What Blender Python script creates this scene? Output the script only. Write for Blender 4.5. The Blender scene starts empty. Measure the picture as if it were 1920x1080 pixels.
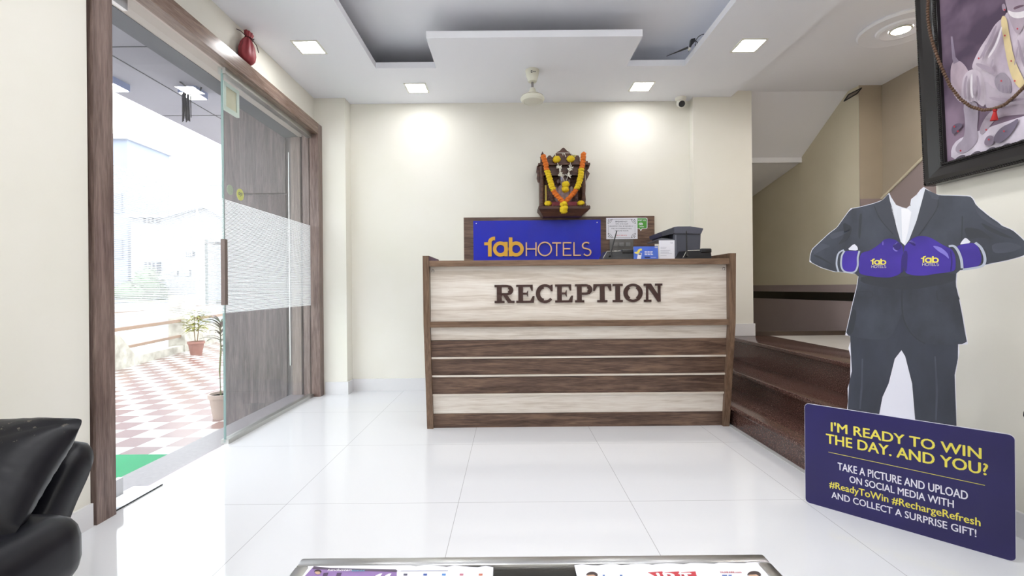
import bpy, bmesh, math, random
from mathutils import Vector, Matrix, noise
R = math.radians
random.seed(7)
SC = bpy.context.scene
COL = SC.collection
F = 868.0                       # focal length in pixels of the 1920 wide frame
ROLL = R(0.5)
CX, CY, EYE = 957.0, 539.0, 1.0

# ------------------------------------------------------------------ camera
cd = bpy.data.cameras.new('camera')
cd.sensor_width = 36.0
cd.lens = F / 1920 * 36.0
cd.shift_x = (960 - CX) / 1920
cd.shift_y = -(540 - CY) / 1920
cd.clip_start = 0.02
cam = bpy.data.objects.new('camera', cd)
COL.objects.link(cam)
cam.matrix_world = Matrix.Translation((0, 0, EYE)) @ Matrix.Rotation(R(90), 4, 'X') @ Matrix.Rotation(-ROLL, 4, 'Z')
SC.camera = cam

# ------------------------------------------------------------------ sky and exposure
w = bpy.data.worlds.new('sky')
SC.world = w
w.use_nodes = True
bg = w.node_tree.nodes['Background']
bg.inputs[0].default_value = (0.93, 0.965, 1.0, 1)
bg.inputs[1].default_value = 2.15
PANEL_POWER = 20.0              # front row
FILL_POWER = 48.0               # unseen panels added over the rest of the lobby for brightness
SC.view_settings.view_transform = 'Standard'
SC.view_settings.look = 'None'
SC.view_settings.gamma = 1.0
SC.view_settings.use_curve_mapping = False
SC.view_settings.exposure = 1.04

# ------------------------------------------------------------------ projection helpers (photo pixel + a real depth or plane -> world)
_c, _s = math.cos(ROLL), math.sin(ROLL)
def ray(px, py):
    u, v = px - CX, py - CY
    return (u * _c - v * _s) / F, (u * _s + v * _c) / F
def P(px, py, Y):
    a, b = ray(px, py)
    return Vector((a * Y, Y, EYE - b * Y))
def PX(px, py, X):
    a, b = ray(px, py)
    Y = X / a
    return Vector((X, Y, EYE - b * Y))
def PZ(px, py, Z):
    a, b = ray(px, py)
    Y = (EYE - Z) / b
    return Vector((a * Y, Y, Z))

# ------------------------------------------------------------------ materials
def mat(name, color=(.8, .8, .8), rough=.5, metal=0.0, spec=.5, emit=None, estr=0):
    m = bpy.data.materials.new(name)
    m.use_nodes = True
    b = m.node_tree.nodes['Principled BSDF']
    b.inputs['Base Color'].default_value = (*color, 1)
    b.inputs['Roughness'].default_value = rough
    b.inputs['Metallic'].default_value = metal
    b.inputs['Specular IOR Level'].default_value = spec
    if emit:
        b.inputs['Emission Color'].default_value = (*emit, 1)
        b.inputs['Emission Strength'].default_value = estr
    return m
def srgb(r, g, b):
    f = lambda c: (c / 255 / 12.92) if c / 255 <= .04045 else ((c / 255 + .055) / 1.055) ** 2.4
    return (f(r), f(g), f(b))
def nd(m, t, **k):
    n = m.node_tree.nodes.new(t)
    for a, v in k.items():
        setattr(n, a, v)
    return n
def lk(m, a, b):
    m.node_tree.links.new(a, b)
def ramp(m, fac, stops):
    r = nd(m, 'ShaderNodeValToRGB')
    e = r.color_ramp.elements
    e[0].position, e[0].color = stops[0][0], (*stops[0][1], 1)
    e[1].position, e[1].color = stops[-1][0], (*stops[-1][1], 1)
    for p, c in stops[1:-1]:
        x = e.new(p); x.color = (*c, 1)
    lk(m, fac, r.inputs[0])
    return r.outputs[0]
def noise_fac(m, scale, detail=4, stretch=(1, 1, 1), rough=.55, dist=0):
    tc = nd(m, 'ShaderNodeTexCoord'); mp = nd(m, 'ShaderNodeMapping')
    mp.inputs['Scale'].default_value = stretch
    lk(m, tc.outputs['Object'], mp.inputs[0])
    n = nd(m, 'ShaderNodeTexNoise')
    n.inputs['Scale'].default_value = scale
    n.inputs['Detail'].default_value = detail
    n.inputs['Roughness'].default_value = rough
    n.inputs['Distortion'].default_value = dist
    lk(m, mp.outputs[0], n.inputs['Vector'])
    return n.outputs['Fac']
def noisy(name, c1, c2, scale=4, rough=.6, stretch=(1, 1, 1), bump=0, detail=4, spec=.5, metal=0, lo=.3, hi=.7, dist=0):
    m = mat(name, c1, rough, metal, spec)
    b = m.node_tree.nodes['Principled BSDF']
    f = noise_fac(m, scale, detail, stretch, dist=dist)
    lk(m, ramp(m, f, [(lo, c1), (hi, c2)]), b.inputs['Base Color'])
    if bump:
        bp = nd(m, 'ShaderNodeBump'); bp.inputs['Strength'].default_value = bump
        lk(m, f, bp.inputs['Height']); lk(m, bp.outputs[0], b.inputs['Normal'])
    return m
def wood(name, dark, mid, light, axis='X', rough=.35, scale=2.2):
    m = mat(name, mid, rough, 0, .4)
    b = m.node_tree.nodes['Principled BSDF']
    st = {'X': (.8, 12, 12), 'Y': (12, .8, 12), 'Z': (12, 12, .8)}[axis]
    f1 = noise_fac(m, scale, 6, st, .6, 1.2)
    f2 = noise_fac(m, scale * 7, 3, st, .5, .2)
    mx = nd(m, 'ShaderNodeMath', operation='MULTIPLY_ADD')
    mx.inputs[1].default_value = .35
    lk(m, f2, mx.inputs[0]); 
    sc = nd(m, 'ShaderNodeMath', operation='MULTIPLY'); sc.inputs[1].default_value = .65
    lk(m, f1, sc.inputs[0]); lk(m, sc.outputs[0], mx.inputs[2])
    lk(m, ramp(m, mx.outputs[0], [(.37, dark), (.5, mid), (.63, light)]), b.inputs['Base Color'])
    return m
def glass_mat(name, tint, dust=.04):
    m = bpy.data.materials.new(name); m.use_nodes = True
    nt = m.node_tree; nt.nodes.clear()
    out = nd(m, 'ShaderNodeOutputMaterial')
    tr = nd(m, 'ShaderNodeBsdfTransparent'); tr.inputs[0].default_value = (*tint, 1)
    gl = nd(m, 'ShaderNodeBsdfGlossy'); gl.inputs['Roughness'].default_value = 0.0
    df = nd(m, 'ShaderNodeBsdfDiffuse'); df.inputs[0].default_value = (.85, .87, .9, 1)
    fr = nd(m, 'ShaderNodeFresnel'); fr.inputs[0].default_value = 1.45
    m1 = nd(m, 'ShaderNodeMixShader'); m2 = nd(m, 'ShaderNodeMixShader')
    m1.inputs[0].default_value = dust
    lk(m, tr.outputs[0], m1.inputs[1]); lk(m, df.outputs[0], m1.inputs[2])
    geo = nd(m, 'ShaderNodeNewGeometry')
    inv = nd(m, 'ShaderNodeMath', operation='SUBTRACT'); inv.inputs[0].default_value = 1
    lk(m, geo.outputs['Backfacing'], inv.inputs[1])
    mu = nd(m, 'ShaderNodeMath', operation='MULTIPLY')
    lk(m, fr.outputs[0], mu.inputs[0]); lk(m, inv.outputs[0], mu.inputs[1])
    lk(m, mu.outputs[0], m2.inputs[0]); lk(m, m1.outputs[0], m2.inputs[1]); lk(m, gl.outputs[0], m2.inputs[2])
    lk(m, m2.outputs[0], out.inputs[0])
    return m

CREAM = noisy('cream_wall_paint', srgb(236, 233, 221), srgb(240, 237, 228), 1.3, .7, lo=.35, hi=.65)
CEILW = noisy('ceiling_paint', srgb(243, 244, 251), srgb(246, 247, 253), 1.0, .8)
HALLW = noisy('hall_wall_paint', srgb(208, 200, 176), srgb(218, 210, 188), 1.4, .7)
DADO = noisy('dado_tile', srgb(150, 136, 136), srgb(160, 146, 146), 2, .35)
SKIRT = noisy('skirting_tile', srgb(228, 227, 229), srgb(234, 233, 234), 2, .25)
WALNUT = wood('walnut_laminate', srgb(66, 48, 42), srgb(100, 78, 67), srgb(132, 106, 88), 'X')
WALNUTP = wood('walnut_laminate_panel', srgb(66, 48, 41), srgb(100, 78, 66), srgb(132, 106, 88), 'X', .4)
RAIL = wood('brown_edge_laminate', srgb(92, 70, 54), srgb(120, 95, 76), srgb(138, 112, 92), 'X', .35)
RAILV = wood('brown_edge_laminate_upright', srgb(92, 70, 54), srgb(118, 94, 76), srgb(138, 112, 92), 'Z', .35)
PALE = wood('pale_maple_laminate', srgb(203, 190, 176), srgb(226, 216, 205), srgb(238, 231, 222), 'X', .4, 1.3)
FRAMEV = wood('door_frame_laminate_upright', srgb(96, 78, 72), srgb(122, 103, 96), srgb(145, 126, 118), 'Z', .3)
FRAMEH = wood('door_frame_laminate_head', srgb(100, 78, 66), srgb(126, 104, 92), srgb(150, 128, 114), 'Y', .22)
PORCHW = wood('porch_wood_panel', srgb(66, 54, 55), srgb(92, 78, 78), srgb(122, 106, 105), 'Z', .4)
PINKISH = noisy('frame_soffit_laminate', srgb(190, 176, 170), srgb(202, 188, 182), 2, .5)
CHROME = mat('brushed_steel', (.62, .62, .63), .28, 1)
ALU = mat('aluminium', (.55, .55, .53), .4, 1)
BLACK = mat('black_plastic', (.012, .012, .014), .35)
DARKM = mat('dark_metal', (.03, .03, .032), .4, .3)
WHITEP = mat('white_plastic', srgb(238, 236, 226), .4)
PAPER = noisy('white_paper', srgb(236, 236, 244), srgb(230, 230, 240), 8, .8)
SLATE = mat('printer_slate_plastic', srgb(78, 80, 92), .45)
GLASS = glass_mat('door_glass', (.97, .985, .98), .025)
GLASSD = glass_mat('dusty_glass', (.95, .97, .97), .055)
GEDGE = mat('green_glass_edge', srgb(150, 178, 176), .1)
BLUE = noisy('blue_acrylic', srgb(34, 48, 196), srgb(46, 50, 180), 3, .25, spec=.25)
GOLD = mat('gold_letter', srgb(226, 172, 52), .35)
PEACH = mat('peach_letter', srgb(238, 190, 140), .4)
MAROON = mat('dark_brown_letter', srgb(62, 36, 32), .3)
LED = mat('led_diffuser', (1, 1, 1), .5, emit=(.985, .99, 1.0), estr=PANEL_POWER)
LED_FILL = mat('led_diffuser_fill', (1, 1, 1), .5, emit=(.985, .99, 1.0), estr=FILL_POWER)  # glow of the added out-of-view panels
WLED = mat('warm_led', (1, 1, 1), .5, emit=(1.0, .93, .84), estr=130)

def floor_material():
    m = mat('polished_white_tile', srgb(226, 226, 228), .06, 0, .5)
    b = m.node_tree.nodes['Principled BSDF']
    tc = nd(m, 'ShaderNodeTexCoord'); sp = nd(m, 'ShaderNodeSeparateXYZ')
    lk(m, tc.outputs['Object'], sp.inputs[0])
    outs = []
    for ax, off in (('X', .548), ('Y', 2.155)):
        a = nd(m, 'ShaderNodeMath', operation='SUBTRACT'); a.inputs[1].default_value = off - 8.0
        lk(m, sp.outputs[ax], a.inputs[0])
        d = nd(m, 'ShaderNodeMath', operation='DIVIDE'); d.inputs[1].default_value = .8
        lk(m, a.outputs[0], d.inputs[0])
        f = nd(m, 'ShaderNodeMath', operation='FRACT'); lk(m, d.outputs[0], f.inputs[0])
        l = nd(m, 'ShaderNodeMath', operation='LESS_THAN'); l.inputs[1].default_value = .0032
        lk(m, f.outputs[0], l.inputs[0]); outs.append(l.outputs[0])
    mx = nd(m, 'ShaderNodeMath', operation='MAXIMUM')
    lk(m, outs[0], mx.inputs[0]); lk(m, outs[1], mx.inputs[1])
    lk(m, ramp(m, mx.outputs[0], [(0, srgb(232, 233, 237)), (1, srgb(180, 180, 184))]), b.inputs['Base Color'])
    return m
FLOORM = floor_material()
def granite_material():
    m = mat('red_granite', srgb(86, 54, 48), .16, 0, .5)
    b = m.node_tree.nodes['Principled BSDF']
    f = noise_fac(m, 170, 2, (1, 1, 1), .6)
    lk(m, ramp(m, f, [(.36, srgb(50, 34, 31)), (.52, srgb(88, 61, 55)), (.64, srgb(112, 84, 77)), (.74, srgb(178, 156, 146))]), b.inputs['Base Color'])
    return m
GRANITE = granite_material()
BLACKG = noisy('black_granite', srgb(20, 19, 18), srgb(34, 32, 30), 90, .15)
MARBLE = noisy('white_marble', srgb(225, 222, 214), srgb(234, 232, 226), 3, .2)
def checker_material():
    m = mat('checkered_tile', (.6, .6, .6), .22, 0, .5)
    b = m.node_tree.nodes['Principled BSDF']
    tc = nd(m, 'ShaderNodeTexCoord'); ck = nd(m, 'ShaderNodeTexChecker')
    ck.inputs['Scale'].default_value = 4.0
    ck.inputs['Color1'].default_value = (*srgb(196, 193, 192), 1)
    ck.inputs['Color2'].default_value = (*srgb(132, 102, 96), 1)
    lk(m, tc.outputs['Object'], ck.inputs['Vector']); lk(m, ck.outputs[0], b.inputs['Base Color'])
    return m
CHECK = checker_material()
def film_material():
    m = bpy.data.materials.new('white_striped_film'); m.use_nodes = True
    nt = m.node_tree; nt.nodes.clear()
    out = nd(m, 'ShaderNodeOutputMaterial')
    tr = nd(m, 'ShaderNodeBsdfTransparent')
    df = nd(m, 'ShaderNodeBsdfDiffuse'); df.inputs[0].default_value = (.9, .9, .91, 1)
    tl = nd(m, 'ShaderNodeBsdfTranslucent'); tl.inputs[0].default_value = (.9, .9, .92, 1)
    mm = nd(m, 'ShaderNodeMixShader'); mm.inputs[0].default_value = .5
    lk(m, df.outputs[0], mm.inputs[1]); lk(m, tl.outputs[0], mm.inputs[2])
    tc = nd(m, 'ShaderNodeTexCoord'); sp = nd(m, 'ShaderNodeSeparateXYZ'); lk(m, tc.outputs['Object'], sp.inputs[0])
    d = nd(m, 'ShaderNodeMath', operation='DIVIDE'); d.inputs[1].default_value = .009
    lk(m, sp.outputs['Z'], d.inputs[0])
    f = nd(m, 'ShaderNodeMath', operation='FRACT'); lk(m, d.outputs[0], f.inputs[0])
    l = nd(m, 'ShaderNodeMath', operation='LESS_THAN'); l.inputs[1].default_value = .64
    lk(m, f.outputs[0], l.inputs[0])
    k = nd(m, 'ShaderNodeMath', operation='MULTIPLY'); k.inputs[1].default_value = .92
    lk(m, l.outputs[0], k.inputs[0])
    ms = nd(m, 'ShaderNodeMixShader'); lk(m, k.outputs[0], ms.inputs[0])
    lk(m, tr.outputs[0], ms.inputs[1]); lk(m, mm.outputs[0], ms.inputs[2]); lk(m, ms.outputs[0], out.inputs[0])
    return m
FILM = film_material()
LEATHER = noisy('black_leather', (.005, .005, .008), (.010, .010, .014), 14, .36, bump=.14, detail=6, spec=.32)

# ------------------------------------------------------------------ mesh builder
class MB:
    def __init__(self): self.bm = bmesh.new(); self.M = Matrix.Identity(4); self.k = 0
    def v(self, p): return self.bm.verts.new(self.M @ Vector(p))
    def loops(self, a, b, caps=True):
        A = [self.v(p) for p in a]; B = [self.v(p) for p in b]; n = len(A)
        for i in range(n):
            self.bm.faces.new((A[i], A[(i + 1) % n], B[(i + 1) % n], B[i]))
        if caps:
            self.bm.faces.new(A); self.bm.faces.new(B[::-1])
        return self
    def box(self, x0, y0, z0, x1, y1, z1):
        return self.loops([(x0, y0, z0), (x1, y0, z0), (x1, y1, z0), (x0, y1, z0)], [(x0, y0, z1), (x1, y0, z1), (x1, y1, z1), (x0, y1, z1)])
    def rbox(self, x0, y0, z0, x1, y1, z1, r=.01, seg=3):
        t = bmesh.new(); bmesh.ops.create_cube(t, size=1)
        for q in t.verts:
            q.co = Vector((x0 + (q.co.x + .5) * (x1 - x0), y0 + (q.co.y + .5) * (y1 - y0), z0 + (q.co.z + .5) * (z1 - z0)))
        bmesh.ops.bevel(t, geom=t.edges[:], offset=r, segments=seg, affect='EDGES', profile=.5)
        return self.merge(t)
    def merge(self, t):
        mp = {q: self.v(q.co) for q in t.verts}
        for f in t.faces:
            self.bm.faces.new([mp[q] for q in f.verts])
        t.free(); return self
    def grid(self, pts, closed=False):
        G = [[self.v(p) for p in row] for row in pts]
        for i in range(len(G) - 1):
            n = len(G[i])
            for j in range(n if closed else n - 1):
                self.bm.faces.new((G[i][j], G[i][(j + 1) % n], G[i + 1][(j + 1) % n], G[i + 1][j]))
        return G
    def cyl(self, p0, p1, r0, r1=None, n=14, caps=True):
        r1 = r0 if r1 is None else r1
        p0, p1 = Vector(p0), Vector(p1)
        q = (p1 - p0).to_track_quat('Z', 'Y')
        ring = lambda p, r: [p + q @ Vector((r * math.cos(2 * math.pi * i / n), r * math.sin(2 * math.pi * i / n), 0)) for i in range(n)]
        return self.loops(ring(p0, r0), ring(p1, r1), caps)
    def lathe(self, prof, c=(0, 0, 0), n=20, axis=(0, 0, 1), caps=True):
        q = Vector(axis).to_track_quat('Z', 'Y'); c = Vector(c)
        rows = [[c + q @ Vector((r * math.cos(2 * math.pi * i / n), r * math.sin(2 * math.pi * i / n), z)) for i in range(n)] for r, z in prof]
        G = self.grid(rows, True)
        if not caps: return self
        if prof[0][0] > 1e-5: self.bm.faces.new(G[0][::-1])
        if prof[-1][0] > 1e-5: self.bm.faces.new(G[-1])
        return self
    def tube(self, pts, r, n=8):
        pts = [Vector(p) for p in pts]; rows = []
        for i, p in enumerate(pts):
            d = pts[min(i + 1, len(pts) - 1)] - pts[max(i - 1, 0)]
            q = d.to_track_quat('Z', 'Y'); rr = r[i] if isinstance(r, (list, tuple)) else r
            rows.append([p + q @ Vector((rr * math.cos(2 * math.pi * k / n), rr * math.sin(2 * math.pi * k / n), 0)) for k in range(n)])
        G = self.grid(rows, True)
        self.bm.faces.new(G[0][::-1]); self.bm.faces.new(G[-1]); return self
    def ball(self, c, r, s=(1, 1, 1), u=12, vv=8, ruffle=0):
        t = bmesh.new(); bmesh.ops.create_uvsphere(t, u_segments=u, v_segments=vv, radius=1)
        for q in t.verts:
            k = 1 + (random.uniform(-ruffle, ruffle) if ruffle else 0)
            q.co = Vector((q.co.x * s[0], q.co.y * s[1], q.co.z * s[2])) * r * k + Vector(c)
        return self.merge(t)
    def strip(self, pts2, wd, fn, closed=False):
        """flat ribbon of width wd along 2D points, fn maps (a,b,d) to world, d = 0 back / 1 front"""
        n = len(pts2); L, Rr = [], []; self.k += 1; top = 1 + .05 * self.k
        for i in range(n):
            p = Vector(pts2[i])
            a = Vector(pts2[i - 1]) if (i > 0 or closed) else None
            b = Vector(pts2[(i + 1) % n]) if (i < n - 1 or closed) else None
            d1 = (p - a).normalized() if a is not None else None
            d2 = (b - p).normalized() if b is not None else None
            if d1 is None: d1 = d2
            if d2 is None: d2 = d1
            t = (d1 + d2)
            t = t.normalized() if t.length > 1e-6 else d1
            nrm = Vector((-t.y, t.x)); k = wd / 2 / max(.35, nrm.dot(Vector((-d1.y, d1.x))))
            L.append(p + nrm * k); Rr.append(p - nrm * k)
        m = n if closed else n - 1
        for i in range(m):
            j = (i + 1) % n
            q = [L[i], Rr[i], Rr[j], L[j]]
            self.loops([fn(*x, 0) for x in q], [fn(*x, top) for x in q])
        return self
    def poly(self, pts2, fn):
        self.k += 1
        return self.loops([fn(*x, 0) for x in pts2], [fn(*x, 1 + .05 * self.k) for x in pts2])
    def build(self, name, m, parent=None, smooth=False, ang=35):
        bm = self.bm
        bmesh.ops.recalc_face_normals(bm, faces=bm.faces[:])
        big = [f for f in bm.faces if len(f.verts) > 4]
        if big: bmesh.ops.triangulate(bm, faces=big)
        if smooth:
            for f in bm.faces: f.smooth = True
            for e in bm.edges:
                if len(e.link_faces) == 2 and e.calc_face_angle(0) > R(ang): e.smooth = False
        o0 = Vector()
        p = parent
        while p is not None: o0 += p.location; p = p.parent
        for q in bm.verts: q.co -= o0
        me = bpy.data.meshes.new(name); bm.to_mesh(me); bm.free()
        if m: me.materials.append(m)
        o = bpy.data.objects.new(name, me); COL.objects.link(o)
        if parent: o.parent = parent
        return o
def box(name, m, a, b, parent=None, r=0, **k):
    q = MB()
    q.rbox(*a, *b, r=r) if r else q.box(*a, *b)
    return q.build(name, m, parent, smooth=bool(r), **k)
def tag(o, label, cat, group=None, kind=None):
    o['label'] = label; o['category'] = cat
    if group: o['group'] = group
    if kind: o['kind'] = kind
    return o
def thing(name, loc, label, cat, group=None, kind=None):
    o = bpy.data.objects.new(name, None); COL.objects.link(o); o.location = loc
    o.empty_display_size = .1
    return tag(o, label, cat, group, kind)
def struct(o, label, cat):
    return tag(o, label, cat, None, 'structure')
def copy_tree(o, loc=None, parent=None):
    c = o.copy(); COL.objects.link(c)
    if parent: c.parent = parent
    if loc is not None: c.location = loc
    for ch in list(o.children): copy_tree(ch, None, c)
    return c

# ------------------------------------------------------------------ lettering
def arc(cx, cy, rx, ry, a0, a1, n=16):
    return [(cx + rx * math.cos(R(a0 + (a1 - a0) * i / n)), cy + ry * math.sin(R(a0 + (a1 - a0) * i / n))) for i in range(n + 1)]
def fab_shapes(q, fn):          # the rounded heavy "fab", drawn y down
    q.strip([(284, 598), (284, 405)] + arc(345, 402, 61, 52, 180, 270, 8) + [(357, 350)], 50, fn)
    q.strip([(207, 423), (262, 423)], 40, fn)
    q.strip(arc(432, 495, 81, 81, 0, 360, 28)[:-1], 48, fn, True)
    q.strip([(508, 397), (508, 595)], 48, fn)
    q.strip([(572, 335), (572, 595)], 50, fn)
    q.strip(arc(648, 495, 81, 81, 0, 360, 28)[:-1], 48, fn, True)
def hotels_shapes(q, fn, wd=18):
    for pts in ([(789, 403), (789, 592)], [(922, 403), (922, 592)], [(789, 495), (922, 495)], [(1147, 411), (1270, 411)], [(1208, 411), (1208, 592)],
                [(1302, 400), (1302, 590)], [(1293, 409), (1410, 409)], [(1302, 492), (1395, 492)], [(1293, 582), (1410, 582)],
                [(1447, 402), (1447, 590)], [(1439, 582), (1540, 582)]):
        q.strip(pts, wd, fn)
    q.strip(arc(1044, 495, 90, 92, 0, 360, 32)[:-1], wd, fn, True)
    q.strip(arc(1617, 450, 52, 45, -45, -225, 10)[0:] [:] + arc(1628, 540, 50, 46, -60, 150, 12), wd, fn)
def text_mesh(s, bold=0.0, sp=1.0):
    cu = bpy.data.curves.new('lettering', 'FONT'); cu.body = s; cu.offset = bold; cu.space_character = sp; cu.resolution_u = 3
    o = bpy.data.objects.new('lettering', cu); COL.objects.link(o)
    bpy.context.view_layer.update()
    me = bpy.data.meshes.new_from_object(o.evaluated_get(bpy.context.evaluated_depsgraph_get()))
    vs = [v.co.copy() for v in me.vertices]; fs = [list(p.vertices) for p in me.polygons]
    bpy.data.objects.remove(o); bpy.data.curves.remove(cu); bpy.data.meshes.remove(me)
    return vs, fs
_cap = {}
def put_text(q, s, fn, x0, x1, y0, cap, bold=0.0, sp=1.0):
    """text fitted between x0 and x1 with its baseline at y0; fn(a,b,1) maps to the surface"""
    vs, fs = text_mesh(s, 0, sp)
    if 0 not in _cap:
        hv, _ = text_mesh('H', 0); _cap[0] = (min(v.y for v in hv), max(v.y for v in hv))
    h0, h1 = _cap[0]
    a0, a1 = min(v.x for v in vs), max(v.x for v in vs)
    k = abs(cap) / (h1 - h0)                       # metres or cells per font unit
    shifts = [(0, 0)] if bold <= 0 else [(-bold * .8, 0), (bold * .8, 0), (0, bold * .5), (0, -bold * .5)]
    for n, (sx, sy) in enumerate(shifts):
        V = [q.v(fn(x0 + (v.x - a0) / (a1 - a0) * (x1 - x0) + sx * k, y0 + (v.y - h0) / (h1 - h0) * cap + sy * k, 1 + .25 * n)) for v in vs]
        for f in fs:
            try: q.bm.faces.new([V[i] for i in f])
            except ValueError: pass

# ================================================================== ROOM SHELL
LX, RXW, YB, YN = -1.85, 2.0, 4.535, -3.6      # left wall, right wall, back wall, rear wall
CZ, UZ = 2.81, 3.02                            # false ceiling, recess top
struct(box('floor', FLOORM, (-1.86, YN - .1, -.12), (3.7, 6.4, 0)), 'glossy white tiled floor of the lobby', 'floor')
struct(box('wall_back', CREAM, (-1.9, YB, 0), (2.3, YB + .1, UZ)), 'cream back wall behind the reception desk', 'wall')
struct(box('pillar', CREAM, (-1.9, 4.39, 0), (-1.554, YB - .001, 2.86)), 'cream pillar beside the glass door at the back left corner', 'pillar')
struct(box('pillar', CREAM, (1.767, 4.44, 0), (2.328, YB - .001, 2.868)), 'cream pillar between the reception desk and the stair hall', 'pillar')
q = MB(); q.box(-2.05, YN, 0, -1.79, 1.965, UZ); q.box(-2.05, 1.965, 2.5, LX, 4.39, UZ)
struct(q.build('wall_left', CREAM), 'cream left wall around the glass door', 'wall')
struct(box('wall_right', CREAM, (RXW, YN, 0), (2.22, 2.17, UZ)), 'cream right wall carrying the framed portrait', 'wall')
struct(box('wall_rear', CREAM, (-2.05, YN - .1, 0), (2.22, YN, UZ)), 'cream wall at the rear of the lobby', 'wall')
struct(box('wall_stair_near', HALLW, (2.22, 2.07, 0), (3.7, 2.17, UZ)), 'near end wall of the stair hall', 'wall')
# false ceiling: lips 5 cm thick around a tray, with the square tongue hung from the far side
q = MB(); T = CZ + .05
q.box(-1.86, YN, CZ, -1.09, YB, T); q.box(1.451, YN, CZ, 2.13, YB, T); q.box(-1.09, 3.806, CZ, 1.451, YB, T)
q.box(-.595, 3.35, CZ, .973, 3.806, T); q.box(-1.09, YN, CZ, 1.451, -.5, T)
q.box(2.10, YN, T, 2.13, YB, 2.9)
struct(q.build('ceiling', CEILW), 'white false ceiling with a recessed tray and square tongue', 'ceiling')
struct(box('ceiling_tray', CEILW, (-2.05, YN, UZ), (2.13, YB + .1, UZ + .08)), 'white ceiling inside the recessed tray', 'ceiling')
struct(box('ceiling_stair_hall', CEILW, (2.13, 2.0, 2.868), (3.75, 4.47, 2.95)), 'grey white ceiling over the stair hall', 'ceiling')
# stair hall
q = MB()
q.loops([(2.30, 4.47, 2.868), (2.30, 5.10, 2.39), (2.30, 5.10, 2.52), (2.30, 4.47, 3.0)], [(3.32, 4.47, 2.868), (3.32, 5.10, 2.39), (3.32, 5.10, 2.52), (3.32, 4.47, 3.0)])
struct(q.build('ceiling_stair_slope', CEILW), 'sloping underside of the upper stair flight', 'ceiling')
q = MB(); q.box(2.25, 5.08, 2.345, 3.32, 5.13, 2.40)
q.loops([(2.25, 5.13, 2.345), (2.25, 6.3, 2.05), (2.25, 6.3, 2.2), (2.25, 5.13, 2.5)], [(3.32, 5.13, 2.345), (3.32, 6.3, 2.05), (3.32, 6.3, 2.2), (3.32, 5.13, 2.5)])
struct(q.build('beam', CEILW), 'white landing lip under the sloping stair soffit', 'beam')
wh = thing('wall_hall', (3.28, 5.2, -.3), 'tan wall of the stair hall with tiled dado', 'wall', kind='structure')
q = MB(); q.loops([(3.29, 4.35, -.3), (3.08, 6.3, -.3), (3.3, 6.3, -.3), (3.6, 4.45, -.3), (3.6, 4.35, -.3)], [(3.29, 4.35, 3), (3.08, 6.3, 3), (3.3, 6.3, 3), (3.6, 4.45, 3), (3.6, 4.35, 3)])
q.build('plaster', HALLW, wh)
def hall_strip(z0, z1, t):
    g = MB(); g.loops([(3.29 - t, 4.345, z0), (3.08 - t, 6.3, z0), (3.08, 6.3, z0), (3.29, 4.345, z0)], [(3.29 - t, 4.345, z1), (3.08 - t, 6.3, z1), (3.08, 6.3, z1), (3.29, 4.345, z1)]); return g
hall_strip(-.3, .84, .012).build('lower_dado', DADO, wh)
hall_strip(.84, .924, .014).build('black_band', BLACKG, wh)['label'] = 'black granite band'
hall_strip(.924, 1.0, .012).build('upper_dado', DADO, wh)
struct(box('wall_hall_end', HALLW, (2.2, 6.3, -.3), (3.4, 6.4, 3)), 'dim end wall of the stair hall', 'wall')
struct(box('wall_hall_left', HALLW, (2.2, 4.636, -.3), (2.3, 6.3, 3)), 'inner left wall of the stair hall', 'wall')
ws = thing('wall_stair', (3.5, 3.5, 0), 'tan stair wall with rising brown dado behind the cardboard standee', 'wall', kind='structure')
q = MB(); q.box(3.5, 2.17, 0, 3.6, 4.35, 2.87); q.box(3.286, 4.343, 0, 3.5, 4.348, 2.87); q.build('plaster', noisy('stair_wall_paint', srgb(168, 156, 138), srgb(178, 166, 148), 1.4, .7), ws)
za, zb = 1.80, 3.08                            # dado rises towards the camera
q = MB(); q.loops([(3.485, 4.34, 0), (3.485, 2.17, 0), (3.485, 2.17, zb), (3.485, 4.34, za)], [(3.5, 4.34, 0), (3.5, 2.17, 0), (3.5, 2.17, zb), (3.5, 4.34, za)])
q.box(3.286, 4.332, 0, 3.485, 4.342, za); q.build('rising_dado', DADO, ws)
q = MB(); q.tube([(3.478, 4.33, za), (3.478, 2.17, zb)], .012, 6); q.build('dado_edge', HALLW, ws)
# stairs
st = thing('staircase', (2.0, 3.3, 0), 'three red granite steps rising beside the reception desk', 'stairs', kind='structure')
Y0, Y1 = 2.175, 4.436
steps = ((1.575, 1.545, .155, 1.83), (1.83, 1.79, .312, 2.10), (2.10, 2.07, .516, 2.47))
zp = 0
for i, (xr, xn, z, xe) in enumerate(steps):
    box('riser', GRANITE, (xr, Y0, zp), (xr + .02, Y1, z - .03), st)
    box('tread', GRANITE, (xn, Y0, z - .032), (xe + .02, Y1, z), st, r=.008)
    zp = z
box('grout_line', noisy('grey_grout', srgb(196, 196, 196), srgb(206, 206, 206), 5, .6), (1.545, Y0, 0), (1.575, Y1, .004), st)
struct(box('floor_landing', MARBLE, (2.49, 2.175, .42), (3.485, 4.46, .513)), 'white landing floor at the top of the granite steps', 'floor')
struct(box('trim_1', noisy('dark_skirting', srgb(70, 58, 50), srgb(84, 70, 60), 4, .4), (2.10, 4.46, .42), (3.28, 4.478, .555)), 'dark skirting strip along the far edge of the landing', 'skirting')
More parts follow.
